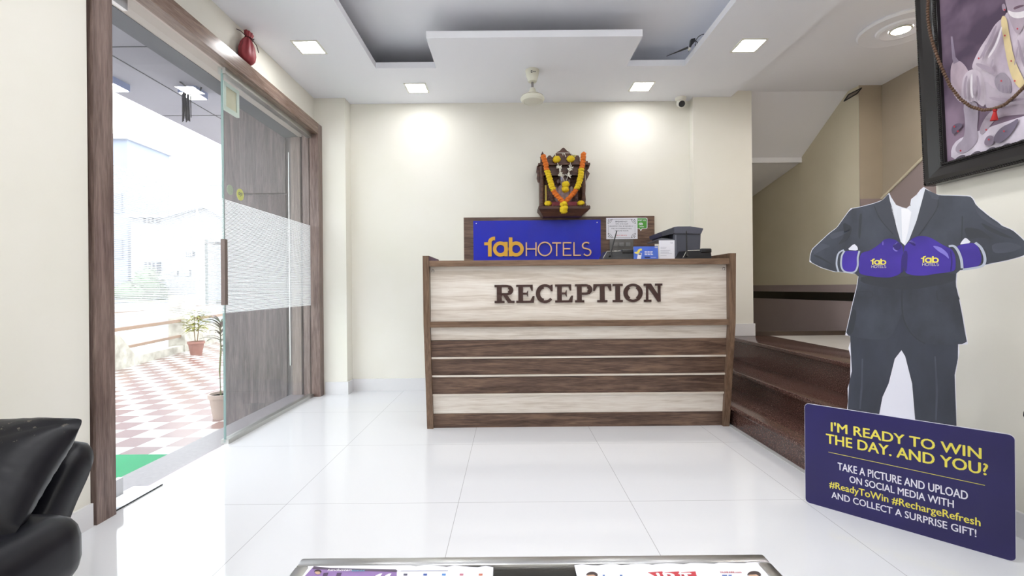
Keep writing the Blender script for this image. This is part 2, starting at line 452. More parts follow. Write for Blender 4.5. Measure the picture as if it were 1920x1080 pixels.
# baseboards
struct(box('baseboard_back', SKIRT, (-1.554, YB - .012, 0), (1.767, YB, .12)), 'pale tile skirting along the back wall', 'skirting')
q = MB(); q.box(-1.76, 4.378, 0, -1.542, 4.39, .12); q.box(-1.554, 4.39, 0, -1.542, YB, .12)
struct(q.build('baseboard_pillar', SKIRT), 'pale tile skirting around the left pillar', 'skirting')
struct(box('baseboard_hall', SKIRT, (1.767, 4.428, .517), (2.34, 4.44, .635)), 'pale tile skirting on the pillar by the steps', 'skirting')
struct(box('baseboard_left', SKIRT, (-1.79, YN, 0), (-1.778, 1.965, .1)), 'pale tile skirting on the near left wall', 'skirting')
struct(box('baseboard_right', SKIRT, (1.988, YN, 0), (2.0, 2.17, .1)), 'pale tile skirting along the right wall', 'skirting')

# ================================================================== GLASS DOOR
FX = -1.774
dr = thing('door_1', (-1.85, 3.1, 0), 'brown framed glass entrance door in the left wall', 'door', kind='structure')
q = MB(); q.box(FX - .15, 1.976, 0, FX, 2.074, 2.541); q.build('frame_post', FRAMEV, dr)
q = MB(); q.box(FX - .15, 4.30, 0, FX, 4.389, 2.541); q.build('frame_post', FRAMEV, dr)
q = MB(); q.box(FX - .075, 2.074, 2.443, FX, 4.30, 2.541); q.build('frame_head', FRAMEH, dr)
q = MB(); q.box(FX - .24, 2.0, 2.446, FX - .075, 4.39, 2.56); q.build('head_soffit', PINKISH, dr)
box('top_channel', ALU, (-1.885, 3.0, 2.405), (-1.835, 4.30, 2.446), dr)
box('bottom_channel', ALU, (-1.885, 3.0, 0), (-1.835, 4.30, .03), dr)
GX = -1.866
p1 = box('fixed_pane', GLASSD, (GX, 3.008, .03), (GX + .012, 4.30, 2.41), dr)
p2 = box('door_leaf', GLASS, (GX, 2.086, .012), (GX + .012, 3.0, 2.435), dr)
def sheet(name, m, X, y0, y1, z0, z1, par):
    g = MB(); g.bm.faces.new([g.v(p) for p in ((X, y0, z0), (X, y1, z0), (X, y1, z1), (X, y0, z1))]); return g.build(name, m, par)
sheet('striped_film', FILM, GX + .0135, 3.012, 4.295, .85, 1.592, p1)
sheet('striped_film', FILM, GX + .0135, 2.09, 2.996, .85, 1.592, p2)
q = MB(); q.box(GX, 3.0, .012, GX + .012, 3.004, 2.43); q.box(GX, 3.005, .03, GX + .012, 3.008, 2.41); q.build('glass_edge', GEDGE, dr)
h = box('handle', mat('bronze_handle', srgb(118, 104, 98), .3, .6), (GX + .05, 2.905, .905), (GX + .075, 2.935, 1.32), p2)
q = MB()
for z in (.925, 1.295): q.cyl((GX - .06, 2.92, z), (GX + .06, 2.92, z), .009, n=8)
q.box(GX - .075, 2.905, .905, GX - .05, 2.935, 1.32); q.build('outer_handle', CHROME, p2)
q = MB(); q.box(GX - .006, 2.076, .035, GX + .018, 2.20, .115); q.build('patch_fitting', CHROME, p2)
q = MB(); q.box(GX - .006, 2.10, 2.36, GX + .018, 2.25, 2.425); q.build('patch_fitting', CHROME, p2)
q = MB(); q.box(-1.93, 2.076, .001, -1.80, 2.36, .004); q.build('floor_plate', CHROME, dr)
q = MB(); q.box(-1.80, 2.076, .001, -1.795, 2.38, .006); q.build('floor_plate_edge', DARKM, dr)
# notice frame, stickers on the glass
nf = thing('notice_frame', (GX - .01, 3.1, 2.2), 'small cream framed notice stuck to the top corner of the fixed glass pane', 'picture frame')
a, b = PX(420, 155, GX), PX(450, 230, GX)
yA, yB = PX(420, 180, GX).y, PX(449, 200, GX).y; zA, zB = 2.19, 2.375
q = MB(); x0, x1 = GX - .02, GX - .001
q.box(x0, yA, zA, x1, yB, zA + .025); q.box(x0, yA, zB - .025, x1, yB, zB); q.box(x0, yA, zA + .025, x1, yA + .025, zB - .025); q.box(x0, yB - .025, zA + .025, x1, yB, zB - .025)
q.build('frame', mat('pale_green_frame', srgb(206, 216, 204), .4), nf)
box('notice_sheet', noisy('yellowed_paper', srgb(196, 186, 150), srgb(216, 208, 178), 9, .8), (GX - .015, yA + .025, zA + .025), (GX - .008, yB - .025, zB - .025), nf)
def sticker(px, py, r, m, label):
    c = PX(px, py, GX)
    o = thing('sticker', (GX - .002, c.y, c.z), label, 'sticker')
    q = MB(); q.cyl((GX - .003, c.y, c.z), (GX - .0005, c.y, c.z), r, n=28); q.build('disc', m, o)
    return o, c
s1, c1 = sticker(451, 365, .041, mat('yellow_sticker', srgb(226, 222, 90), .5), 'round yellow sticker with reversed lettering on the glass pane')
q = MB()
fnm = lambda a, b, d: (GX + .0125 + .0004 * d, c1.y - (a - 480) / 548 * .052, c1.z + .006 - (b - 470) / 268 * .024)
fnm2 = lambda a, b, d: (GX - .0002 + .0003 * d, c1.y - (a - 480) / 548 * .052, c1.z + .006 - (b - 470) / 268 * .024)
fab_shapes(q, fnm2); q.strip([(420, 690), (480, 640), (540, 690)], 30, fnm2); q.build('lettering', mat('grey_print', srgb(90, 96, 70), .5), s1)
sticker(432, 356, .034, mat('faded_sticker', srgb(176, 186, 158), .6), 'round faded green sticker beside the yellow one on the glass pane')

# ================================================================== OUTSIDE
GZ = -.35
struct(box('floor_forecourt', CHECK, (-8.0, -4, GZ - .1), (-2.1, 14, GZ)), 'wet red and white checkered forecourt tiles outside the door', 'floor')
struct(box('floor_sill', noisy('granite_sill', srgb(128, 120, 124), srgb(142, 134, 138), 40, .35), (-2.1, 1.2, -.45), (-1.86, 4.4, 0)), 'polished granite sill outside the glass door', 'sill')
struct(box('ground', noisy('street_concrete', srgb(158, 158, 164), srgb(170, 170, 176), 2, .8), (-60, -20, GZ - .25), (-8.0, 60, GZ - .12)), 'pale street surface beyond the forecourt', 'ground')
tag(box('door_mat', noisy('green_turf_mat', srgb(28, 140, 92), srgb(36, 156, 104), 60, .9, bump=.3), (-3.9, 2.3, GZ), (-2.13, 3.76, GZ + .02)), 'bright green mat on the tiles outside the door', 'mat')
struct(box('ceiling_porch', noisy('porch_soffit', srgb(140, 138, 148), srgb(148, 146, 156), 1.2, .7), (-3.77, .5, 2.9), (-1.95, 8, 2.98)), 'grey porch ceiling outside the door', 'ceiling')
q = MB(); q.box(-3.77, 5.03, 2.896, -2.1, 5.036, 2.899); q.box(-3.77, 3.6, 2.896, -2.1, 3.606, 2.899); q.box(-3.2, .5, 2.896, -3.19, 8, 2.899)
struct(q.build('trim_2', DARKM), 'thin dark joints in the porch ceiling', 'trim')
struct(box('beam', noisy('shutter_box_paint', srgb(70, 71, 80), srgb(80, 81, 90), 2, .5), (-2.14, 1.4, 2.443), (-2.0, 4.4, 2.9)), 'dark grey lintel beam outside above the glass door', 'beam')
pw = thing('wall_porch', (-2.4, 4.45, GZ), 'brown wood panelled wall outside behind the fixed glass pane', 'wall', kind='structure')
xw = P(419, 600, 4.42).x
box('board', PORCHW, (xw, 4.42, GZ), (-1.902, 4.52, 2.9), pw)
box('panel', PORCHW, (-2.56, 4.40, GZ + .27), (-2.13, 4.419, 1.90), pw, r=.004)
box('panel', PORCHW, (-2.56, 4.40, 1.915), (-2.13, 4.419, 2.86), pw, r=.004)
box('post', FRAMEV, (-2.07, 4.385, GZ), (-1.985, 4.42, 2.9), pw)
box('bolt', ALU, (-2.096, 4.385, .28), (-2.088, 4.40, 2.3), pw)
def soffit_light(px, py, sx, sy, label):
    c = PZ(px, py, 2.87)
    o = thing('porch_light', (c.x, c.y, 2.87), label, 'light')
    box('housing', mat('grey_housing', srgb(120, 128, 160), .4), (c.x - sx, c.y - sy, 2.84), (c.x + sx, c.y + sy, 2.9), o)
    box('diffuser', mat('porch_led', (1, 1, 1), .5, emit=(1, 1, 1), estr=6), (c.x - sx + .008, c.y - sy + .008, 2.834), (c.x + sx - .008, c.y + sy - .008, 2.84), o)
soffit_light(362, 174, .085, .085, 'lit square light on the porch ceiling near the glass edge')
soffit_light(208, 158, .10, .09, 'boxed porch light beside the near door post')
c = PZ(350, 155, 2.9)
tz = thing('hanging_tassel', (c.x, c.y, 2.9), 'dark tassel charm hanging from the porch ceiling outside', 'tassel')
q = MB(); q.tube([(c.x - .05, c.y - .02, 2.9), (c.x, c.y, 2.86), (c.x + .09, c.y + .05, 2.84), (c.x + .1, c.y + .05, 2.88)], .008, 6); q.build('hook', DARKM, tz)
q = MB()
for i in range(26):
    x, y = c.x + random.uniform(-.03, .03), c.y + random.uniform(-.03, .03)
    q.tube([(c.x + (x - c.x) * .3, c.y, 2.85), (x, y, 2.78 + random.uniform(-.02, .02)), (x + random.uniform(-.01, .01), y, 2.56 + random.uniform(-.03, .05))], .004, 4)
q.build('strands', mat('dark_thread', srgb(52, 46, 54), .9), tz)
# boundary wall, rails and pillar
PLAST = noisy('stained_plaster', srgb(150, 145, 134), srgb(196, 192, 182), 6, .9, detail=8)
bw = thing('boundary_wall', (-6.9, 9, GZ), 'low plastered boundary wall with tan rails beyond the forecourt', 'wall')
A, B = Vector((-6.55, 7.2, GZ)), Vector((-7.35, 10.9, GZ)); D = (B - A).normalized(); N = Vector((-D.y, D.x, 0))
def along(s, z, off=0): return A + D * s + N * off + Vector((0, 0, z))
prof = [(0, 0), (0, .62), (.75, .60), (1.25, .16), (3.2, .14), (3.2, 0)]
q = MB(); q.loops([along(s, z) for s, z in prof], [along(s, z, .16) for s, z in prof]); q.build('plinth', PLAST, bw)
TAN = mat('tan_rail_paint', srgb(140, 114, 94), .6)
for z0, z1 in ((.97, .985), (.65, .71), (.32, .37)):
    q = MB(); q.loops([along(.0, z0, .05), along(3.1, z0, .05), along(3.1, z1, .05), along(0, z1, .05)], [along(0, z0, .11), along(3.1, z0, .11), along(3.1, z1, .11), along(0, z1, .11)]); q.build('rail', TAN, bw)
q = MB(); q.loops([along(3.05, 0, -.02), along(3.6, 0, -.02), along(3.6, 0, .3), along(3.05, 0, .3)], [along(3.05, 1.25, -.02), along(3.6, 1.25, -.02), along(3.6, 1.25, .3), along(3.05, 1.25, .3)])
q.loops([along(3.6, 0, .05), along(7, 0, .05), along(7, .5, .05), along(3.6, .5, .05)], [along(3.6, 0, .2), along(7, 0, .2), along(7, .5, .2), along(3.6, .5, .2)]); q.build('gate_pillar', PLAST, bw)
for z0, z1 in ((.65, .71), (.97, .985)):
    q = MB(); q.loops([along(3.9, z0, .05), along(6.5, z0, .05), along(6.5, z1, .05), along(3.9, z1, .05)], [along(3.9, z0, .11), along(6.5, z0, .11), along(6.5, z1, .11), along(3.9, z1, .11)]); q.build('rail', TAN, bw)
# potted plants
def leaf(q, base, d, L, wd, droop=.3, up=Vector((0, 0, 1))):
    d = Vector(d).normalized(); side = d.cross(up)
    side = side.normalized() if side.length > 1e-3 else Vector((1, 0, 0))
    rows = []
    for i in range(6):
        t = i / 5
        p = Vector(base) + d * L * t + Vector((0, 0, -droop * L * t * t))
        ww = wd * math.sin(math.pi * (.08 + .92 * t)) * .5 + .0005
        rows.append([p - side * ww, p + Vector((0, 0, -.12 * wd)), p + side * ww])
    q.grid(rows)
def pot(o, r, h, m):
    c = o.location
    q = MB(); q.lathe([(r * .68, 0), (r * .95, h * .82), (r * 1.06, h * .83), (r * 1.06, h), (r * .93, h), (r * .9, h * .9)], c, 22); q.build('pot', m, o, True)
    q = MB(); q.cyl((c.x, c.y, c.z + h * .86), (c.x, c.y, c.z + h * .9), r * .9, n=20); q.build('soil', mat('soil', (.05, .035, .025), .9), o)
TERRA = noisy('terracotta', srgb(134, 92, 82), srgb(152, 108, 96), 8, .8)
c = PZ(368, 665, GZ)
pl = thing('potted_shrub', (c.x, c.y, GZ), 'yellow leaved shrub in a terracotta pot by the boundary pillar', 'potted plant')
pot(pl, .15, .28, TERRA)
q = MB()
for dx in (-.04, .05): q.tube([(c.x + dx * .4, c.y, GZ + .25), (c.x + dx, c.y, GZ + .5), (c.x + dx * .7, c.y, GZ + .8)], .008, 6)
q.build('stem', mat('stem_brown', srgb(120, 96, 60), .8), pl)
q = MB()
for i in range(190):
    t = random.random(); a_ = random.uniform(0, 6.28); r_ = random.uniform(.02, .19) * (.6 + .5 * math.sin(3 * t))
    b_ = (c.x + r_ * math.cos(a_), c.y + r_ * math.sin(a_), GZ + .5 + .42 * t)
    leaf(q, b_, (math.cos(a_), math.sin(a_), random.uniform(-.2, .8)), random.uniform(.10, .16), .045)
q.build('foliage', noisy('yellow_leaf', srgb(172, 166, 62), srgb(104, 112, 48), 30, .5), pl)
c = PZ(418, 783, GZ)
pl = thing('potted_dracaena', (c.x, c.y, GZ), 'strap leaved plant in a cream pot at the edge of the glass door', 'potted plant')
pot(pl, .13, .26, noisy('cream_pot', srgb(160, 142, 132), srgb(172, 152, 142), 8, .6))
q = MB(); q.tube([(c.x - .02, c.y, GZ + .22), (c.x - .03, c.y, GZ + .5), (c.x - .015, c.y, GZ + .72), (c.x - .02, c.y, GZ + .95)], .009, 6); q.build('stem', mat('stem_green', srgb(110, 110, 70), .8), pl)
q = MB()
for i in range(34):
    a_ = random.uniform(0, 6.28); t = random.random()
    leaf(q, (c.x - .02, c.y, GZ + .72 + .3 * t), (math.cos(a_), math.sin(a_), .2 + 1.2 * t), random.uniform(.16, .26), .035, .45)
q.build('foliage', noisy('purple_green_leaf', srgb(84, 104, 60), srgb(120, 84, 96), 12, .45), pl)
# buildings and street
WB = noisy('whitewashed_wall', srgb(170, 171, 178), srgb(178, 179, 186), 1, .9)
wa = thing('warehouse', (-16.5, 22, GZ - .12), 'white gabled warehouse with barred windows across the street', 'building')
def Q(px, py): return P(px, py, 22)
pr = [Q(246, 600), Q(246, 409), Q(312, 409), Q(388, 391), Q(440, 420), Q(440, 600)]
q = MB(); q.loops(pr, [p + Vector((-1.5, 9, 0)) for p in pr]); q.build('walls', WB, wa)
q = MB()
ro = [Q(240, 409), Q(316, 409), Q(388, 390), Q(446, 422)]
for i in range(3):
    a_, b_ = ro[i], ro[i + 1]; f_ = Vector((0, -.3, 0)); u_ = Vector((0, 0, .12)); k_ = Vector((-1.5, 9, 0))
    q.loops([a_ + f_, b_ + f_, b_ + f_ + u_, a_ + f_ + u_], [a_ + k_, b_ + k_, b_ + k_ + u_, a_ + k_ + u_])
q.build('roof', mat('grey_roof', srgb(176, 178, 188), .7), wa)
WIN = mat('window_grey', srgb(70, 76, 92), .4)
for x0, y0, x1, y1 in ((273, 491, 302, 511), (326, 507, 335, 517), (349, 506, 358, 517), (271, 408, 301, 418), (351, 472, 365, 481)):
    a_, b_ = Q(x0, y1), Q(x1, y0)
    wn = box('window', WIN, (a_.x, 21.93, a_.z), (b_.x, 21.999, b_.z), wa)
    for k in range(1, 4):
        x = a_.x + (b_.x - a_.x) * k / 4; box('bar', WB, (x - .03, 21.89, a_.z), (x + .03, 21.93, b_.z), wn)
ta = thing('apartment_block', (-21, 24, GZ - .12), 'tall pale block at the left across the street', 'building')
a_, b_ = P(205, 600, 24), P(238, 262, 24)
box('walls', noisy('blue_grey_wall', srgb(150, 156, 170), srgb(158, 164, 178), 1, .9), (a_.x - 2, 24, GZ - .15), (b_.x, 27, b_.z), ta)
box('parapet', WB, (a_.x - 2.1, 23.8, b_.z), (b_.x + .15, 27.1, b_.z + .25), ta)
for z in (1.9, 3.6): box('window', mat('pale_window', srgb(128, 134, 148), .4), (b_.x - .8, 23.94, z * 1.4), (b_.x - .25, 23.999, z * 1.4 + 1), ta)
c = P(371, 590, 18)
sl = thing('street_lamp', (c.x, c.y, GZ - .12), 'thin street lamp pole in front of the warehouse', 'street lamp')
q = MB(); q.cyl((c.x, c.y, GZ - .12), (c.x, c.y, 5.0), .05, .035, 8); q.build('pole', mat('pole_grey', srgb(206, 208, 214), .5), sl)
q = MB(); q.tube([(c.x, c.y, 4.95), (c.x + .3, c.y, 5.1), (c.x + .62, c.y, 5.12)], .04, 6); q.box(c.x + .5, c.y - .1, 5.04, c.x + 1.0, c.y + .1, 5.14); q.build('lamp_head', mat('pole_grey_2', srgb(186, 188, 194), .5), sl)
def shrub(px, py, Y, r, s, label, n=220):
    c = P(px, py, Y); c.z -= r * s[1]
    o = thing('shrub', (c.x, c.y, GZ - .12), label, 'shrub', 'shrubs across the street')
    q = MB(); q.tube([(c.x, c.y, GZ - .12), (c.x + .03, c.y, c.z + r * s[1])], .05, 6); q.build('trunk', mat('trunk_brown', srgb(110, 96, 84), .9), o)
    q = MB()
    for i in range(n):
        d = Vector((random.gauss(0, 1), random.gauss(0, 1), random.gauss(0, 1))).normalized()
        p = Vector((c.x + d.x * r * s[0], c.y + d.y * r * .6, c.z + r * s[1] + d.z * r * s[1])) 
        leaf(q, p, (d.x, d.y, d.z + .3), r * .28, r * .16)
    q.ball((c.x, c.y, c.z + r * s[1]), r * .9, (s[0], .6, s[1]), 12, 8, .06)
    q.build('foliage', noisy('hedge_leaf', srgb(120, 136, 112), srgb(150, 164, 144), 6, .8), o)
shrub(275, 536, 20.7, .62, (1, 1.3), 'tall rounded shrub in front of the barred warehouse window')
shrub(240, 548, 19.6, .45, (1.7, .9), 'low shrub beside the near door post across the street')
shrub(301, 547, 21.45, .36, (1.1, .9), 'low shrub just right of the tall rounded shrub')

c0_ = P(200, 575, 18.9); ztop_ = P(270, 563, 18.9).z
cw = thing('compound_wall', (-14, 19, GZ - .12), 'long low white wall across the street below the shrubs', 'wall')
box('wall_body', WB, (-24, 18.9, GZ - .12), (-8.6, 19.05, ztop_ - .08), cw)
box('coping', noisy('mossy_coping', srgb(150, 156, 134), srgb(166, 168, 154), 8, .9), (-24, 18.86, ztop_ - .08), (-8.6, 19.09, ztop_), cw)

# ================================================================== RECEPTION DESK
dk = thing('reception_desk', (.34, 3.35, 0), 'reception desk with pale and walnut planks and raised RECEPTION lettering', 'desk')
XL, XR = -.60, 1.548
sideprof = [(3.288, 0), (3.185, .745), (3.172, 1.222), (3.205, 1.222), (3.62, 1.222), (3.62, 0)]
for x0, x1 in ((XL, XL + .043), (XR - .043, XR)):
    q = MB(); q.loops([(x0, y, z) for y, z in sideprof], [(x1, y, z) for y, z in sideprof]); q.build('side_panel', RAILV, dk)
xi, xj = XL + .044, XR - .044
def yf(z):                         # front surface of the desk at height z
    return 3.21 + .002 if z > .745 else 3.21 + (.745 - z) / .745 * .098
def zpx(y): return None
def slab(name, z0, z1, inset, m, th=.02, x0=None, x1=None):
    a0, a1 = yf(z0) + inset, yf(z1) + inset
    q = MB(); q.loops([(x0 or xi, a0, z0), (x0 or xi, a0 + th, z0), (x0 or xi, a1 + th, z1), (x0 or xi, a1, z1)], [(x1 or xj, a0, z0), (x1 or xj, a0 + th, z0), (x1 or xj, a1 + th, z1), (x1 or xj, a1, z1)])
    return q.build(name, m, dk)
box('top_rail', RAIL, (xi, 3.178, 1.148), (xj, 3.80, 1.188), dk)
slab('sign_panel', .765, 1.148, .012, PALE)
slab('middle_rail', .728, .768, -.022, RAIL, .05)
slab('pale_plank', .635, .728, .010, PALE)
slab('walnut_plank', .515, .634, .004, WALNUTP)
slab('edge_strip', .504, .516, -.006, PALE, .03)
slab('walnut_plank', .385, .503, .008, WALNUTP)
slab('edge_strip', .374, .386, -.004, PALE, .03)
slab('walnut_plank', .248, .373, .008, WALNUTP)
slab('edge_strip', .237, .249, -.004, PALE, .03)
slab('pale_plank', .105, .236, .008, PALE)
slab('plinth', .0, .104, .006, WALNUTP)
box('back_panel', RAILV, (xi, 3.58, .0), (xj, 3.60, 1.147), dk)
for x in (xi + .018, xj - .018):
    q = MB(); q.tube([(x + .008 * math.cos(t), yf(1.1) + .010, 1.118 + .01 * math.sin(t)) for t in [k * .6 - 1 for k in range(9)]], .0016, 5); q.build('cup_hook', DARKM, dk)
# slab serif letters, cells 0..100
def serif_letter(ch):
    S = []                       # list of ('p',points) or ('s',points,width,closed)
    bx = lambda a, b, c, d: S.append(('p', [(a, b), (c, b), (c, d), (a, d)]))
    if ch in 'REP':
        bx(12, 0, 38, 100)
    if ch in 'RP':
        bx(0, 88, 50, 100); bx(0, 0, 52, 12)
        S.append(('s', [(36, 94), (58, 94)] + arc(60, 71, 27, 23, 90, -90, 12) + [(36, 48)], 13, False))
        S.append(('s', arc(62, 71, 25, 19, 62, -62, 10), 22, False))
    if ch == 'R':
        S.append(('p', [(40, 50), (62, 50), (88, 12), (104, 12), (104, 0), (70, 0)]))
    if ch == 'E':
        bx(0, 88, 92, 100); bx(0, 0, 98, 12)
        S.append(('p', [(92, 100), (92, 66), (85, 66), (76, 88)])); S.append(('p', [(102, 38), (92, 38), (78, 12), (78, 0), (98, 0)]))
        bx(36, 45, 58, 56); S.append(('p', [(57, 56), (66, 70), (66, 31), (57, 45)]))
    if ch == 'C':
        S.append(('s', arc(53, 50, 43, 45, 38, 322, 26), 15, False)); S.append(('s', arc(50, 50, 37, 40, 100, 260, 16), 24, False))
        S.append(('p', [(84, 97), (95, 100), (95, 62), (86, 62), (78, 80)]))
    if ch == 'T':
        bx(37, 0, 63, 100); bx(22, 0, 78, 12); bx(2, 88, 98, 100)
        S.append(('p', [(2, 100), (0, 62), (8, 62), (22, 88)])); S.append(('p', [(98, 100), (100, 62), (92, 62), (78, 88)]))
    if ch == 'I':
        bx(27, 0, 73, 100); bx(0, 0, 100, 12); bx(0, 88, 100, 100)
    if ch == 'O':
        S.append(('s', arc(50, 50, 44, 44, 0, 360, 32)[:-1], 14, True))
        S.append(('s', arc(46, 50, 36, 38, 120, 240, 14), 22, False)); S.append(('s', arc(54, 50, 36, 38, -60, 60, 14), 22, False))
    if ch == 'N':
        bx(12, 0, 24, 100); bx(0, 88, 36, 100); bx(0, 0, 40, 12); bx(76, 0, 90, 100); bx(62, 88, 100, 100)
        S.append(('p', [(10, 100), (38, 100), (90, 18), (90, 0), (76, 0)]))
    return S
lets = (('R', 487, 592), ('E', 605, 703), ('C', 711, 808), ('E', 817, 912), ('P', 925, 1021), ('T', 1024, 1123), ('I', 1130, 1185), ('O', 1190, 1292), ('N', 1300, 1400))
for ch, a_, b_ in lets:
    y_ = yf(1.0) + .012
    p0, p1 = P(760 + a_ / 2.909, 470 + 281 / 2.909, y_), P(760 + b_ / 2.909, 470 + 281 / 2.909, y_)
    hgt = 99 / 2.909 / F * y_; zb_ = .892
    fn = lambda u, v, d, p0=p0, p1=p1: (p0.x + (p1.x - p0.x) * u / 100, y_ - .010 * d, zb_ + hgt * v / 100)
    q = MB()
    for s in serif_letter(ch):
        if s[0] == 'p': q.poly(s[1], fn)
        else: q.strip(s[1], s[2], fn, s[3])
    q.build('letter', MAROON, dk)

# ================================================================== BACK WALL BOARD AND SIGN
BY = 4.505
bd = thing('backboard', (.5, BY, 1.1), 'walnut board fixed to the back wall behind the desk', 'board')
tl, tr_ = P(869.5, 408, BY), P(1227, 405.5, BY)
box('board', WALNUT, (tl.x, BY, .9), (tr_.x, YB - .002, tl.z), bd)
box('edge_band', mat('pale_edge', srgb(228, 222, 212), .5), (tl.x - .006, BY + .001, .9), (tl.x, YB, tl.z), bd)
sg = thing('hotel_sign', (.1, BY - .01, 1.2), 'blue acrylic sign with golden lettering on the walnut board', 'sign')
SY = BY - .012
a_, b_ = P(888, 490, SY), P(1126, 412, SY)
box('panel', BLUE, (a_.x, SY, 1.2), (b_.x, BY - .001, b_.z), sg)
Tsign = lambda a, b, d: P(880 + a / 7.385, 400 + b / 7.385, SY) + Vector((0, -.012 * d, 0))
q = MB(); fab_shapes(q, Tsign); q.build('fab_lettering', GOLD, sg)
q = MB(); hotels_shapes(q, Tsign, 17); q.build('hotels_lettering', PEACH, sg)
for px, py in ((893, 419), (1119.5, 417)):
    q = MB(); c = P(px, py, SY); q.cyl(c, c + Vector((0, -.006, 0)), .005, n=10); q.build('screw', CHROME, sg)
# breakfast notice, green sticker, switch plate
Zn = lambda a, b, Y: P(1130 + a / 16.62, 395 + b / 16.62, Y)
nt_ = thing('breakfast_notice', (1.2, BY - .004, 1.5), 'white breakfast notice with ornate corners on the walnut board', 'notice')
a_, b_ = Zn(113, 890, BY), Zn(1080, 220, BY)
box('sheet', PAPER, (a_.x, BY - .004, a_.z), (b_.x, BY - .0005, b_.z), nt_)
fn = lambda a, b, d: Zn(a, b, BY - .0042 - .0004 * d)
DB = mat('dark_blue_ink', srgb(66, 70, 96), .8); RI = mat('red_ink', srgb(206, 110, 116), .8); KI = mat('black_ink', srgb(40, 42, 46), .8)
def Tline(q, s, x0, x1, yb, cap, fn, bold=0.0):
    f2 = lambda a, b, d: fn(a, yb - b, d)
    put_text(q, s, f2, x0, x1, 0, cap, bold)
q = MB(); Tline(q, 'BREAKFAST', 398, 770, 360, 42, fn, .02); Tline(q, 'TIME :- 8 TO 10 AM', 400, 790, 430, 32, fn, .01)
Tline(q, 'BREAKFAST WILL BE SERVED AT', 215, 960, 498, 30, fn, .01); Tline(q, 'ONLY IN CONFERENCE HALL', 268, 905, 572, 32, fn, .01); Tline(q, '(GROUND FLOOR)', 385, 800, 642, 34, fn, .01)
q.build('lettering', DB, nt_)
q = MB(); Tline(q, 'SELF SERVICE', 430, 755, 785, 30, fn, .01); q.build('red_lettering', RI, nt_)
q = MB()
q.strip([(300, 270), (880, 270)], 7, fn); q.strip([(180, 440), (180, 690)], 6, fn); q.strip([(1005, 440), (1005, 690)], 6, fn); q.strip([(330, 838), (870, 838)], 7, fn)
for sx, sy, ox, oy in ((1, 1, 160, 262), (-1, 1, 1025, 262), (1, -1, 165, 842), (-1, -1, 1025, 842)):
    for k in range(3):
        r_ = 40 + 45 * k
        q.strip([(ox + sx * (r_ * math.cos(R(t))), oy + sy * (r_ * math.sin(R(t)))) for t in range(0, 91, 15)], 16 - 3 * k, fn)
    q.poly([(ox + sx * 95, oy + sy * 2), (ox + sx * 150, oy), (ox + sx * 130, oy + sy * 28)], fn); q.poly([(ox, oy + sy * 95), (ox + sx * 26, oy + sy * 130), (ox, oy + sy * 150)], fn)
q.build('ornament', KI, nt_)
gs = thing('green_sticker', (1.35, BY - .003, 1.55), 'green speech bubble sticker with two white eyes beside the notice', 'sticker')
bub = [(1060, 222), (1350, 222), (1385, 232), (1396, 260), (1396, 520), (1385, 550), (1350, 566), (1235, 566), (1188, 640), (1145, 566), (1060, 566)]
q = MB(); q.poly(bub, lambda a, b, d: Zn(a, b, BY - .001 - .001 * d)); q.build('white_border', PAPER, gs)
bub2 = [(1068, 238), (1345, 238), (1368, 246), (1376, 265), (1376, 515), (1368, 538), (1345, 548), (1222, 548), (1188, 602), (1155, 548), (1068, 548)]
q = MB(); q.poly(bub2, lambda a, b, d: Zn(a, b, BY - .002 - .0006 * d)); q.build('green_face', mat('leaf_green', srgb(80, 158, 60), .5), gs)
fn = lambda a, b, d: Zn(a, b, BY - .0027 - .0004 * d)
q = MB(); Tline(q, 'VISIT US', 1092, 1340, 322, 46, fn, .03)
for cx_ in (1155, 1220): q.strip(arc(cx_, 420, 22, 22, 0, 360, 14)[:-1], 22, fn, True)
q.strip(arc(1188, 420, 62, 40, 200, 340, 10), 14, fn); q.strip([(1148, 502), (1285, 502)], 22, fn); q.build('lettering', PAPER, gs)
sw = thing('switch_plate', (1.2, BY - .01, 1.33), 'grey modular switch plate on the walnut board below the notice', 'switch')
a_, b_ = P(1143, 478, BY), P(1187, 449, BY)
box('plate', mat('grey_switch_plate', srgb(92, 90, 88), .35), (a_.x, BY - .012, a_.z), (b_.x, BY - .0005, b_.z), sw, r=.003)
for k in range(3):
    x = a_.x + .03 + k * .062
    box('switch', mat('switch_grey', srgb(120, 120, 120), .25), (x, BY - .018, b_.z - .07), (x + .045, BY - .012, b_.z - .03), sw, r=.002)
    box('socket', WHITEP, (x + .012, BY - .016, b_.z - .13), (x + .036, BY - .012, b_.z - .108), sw, r=.002)

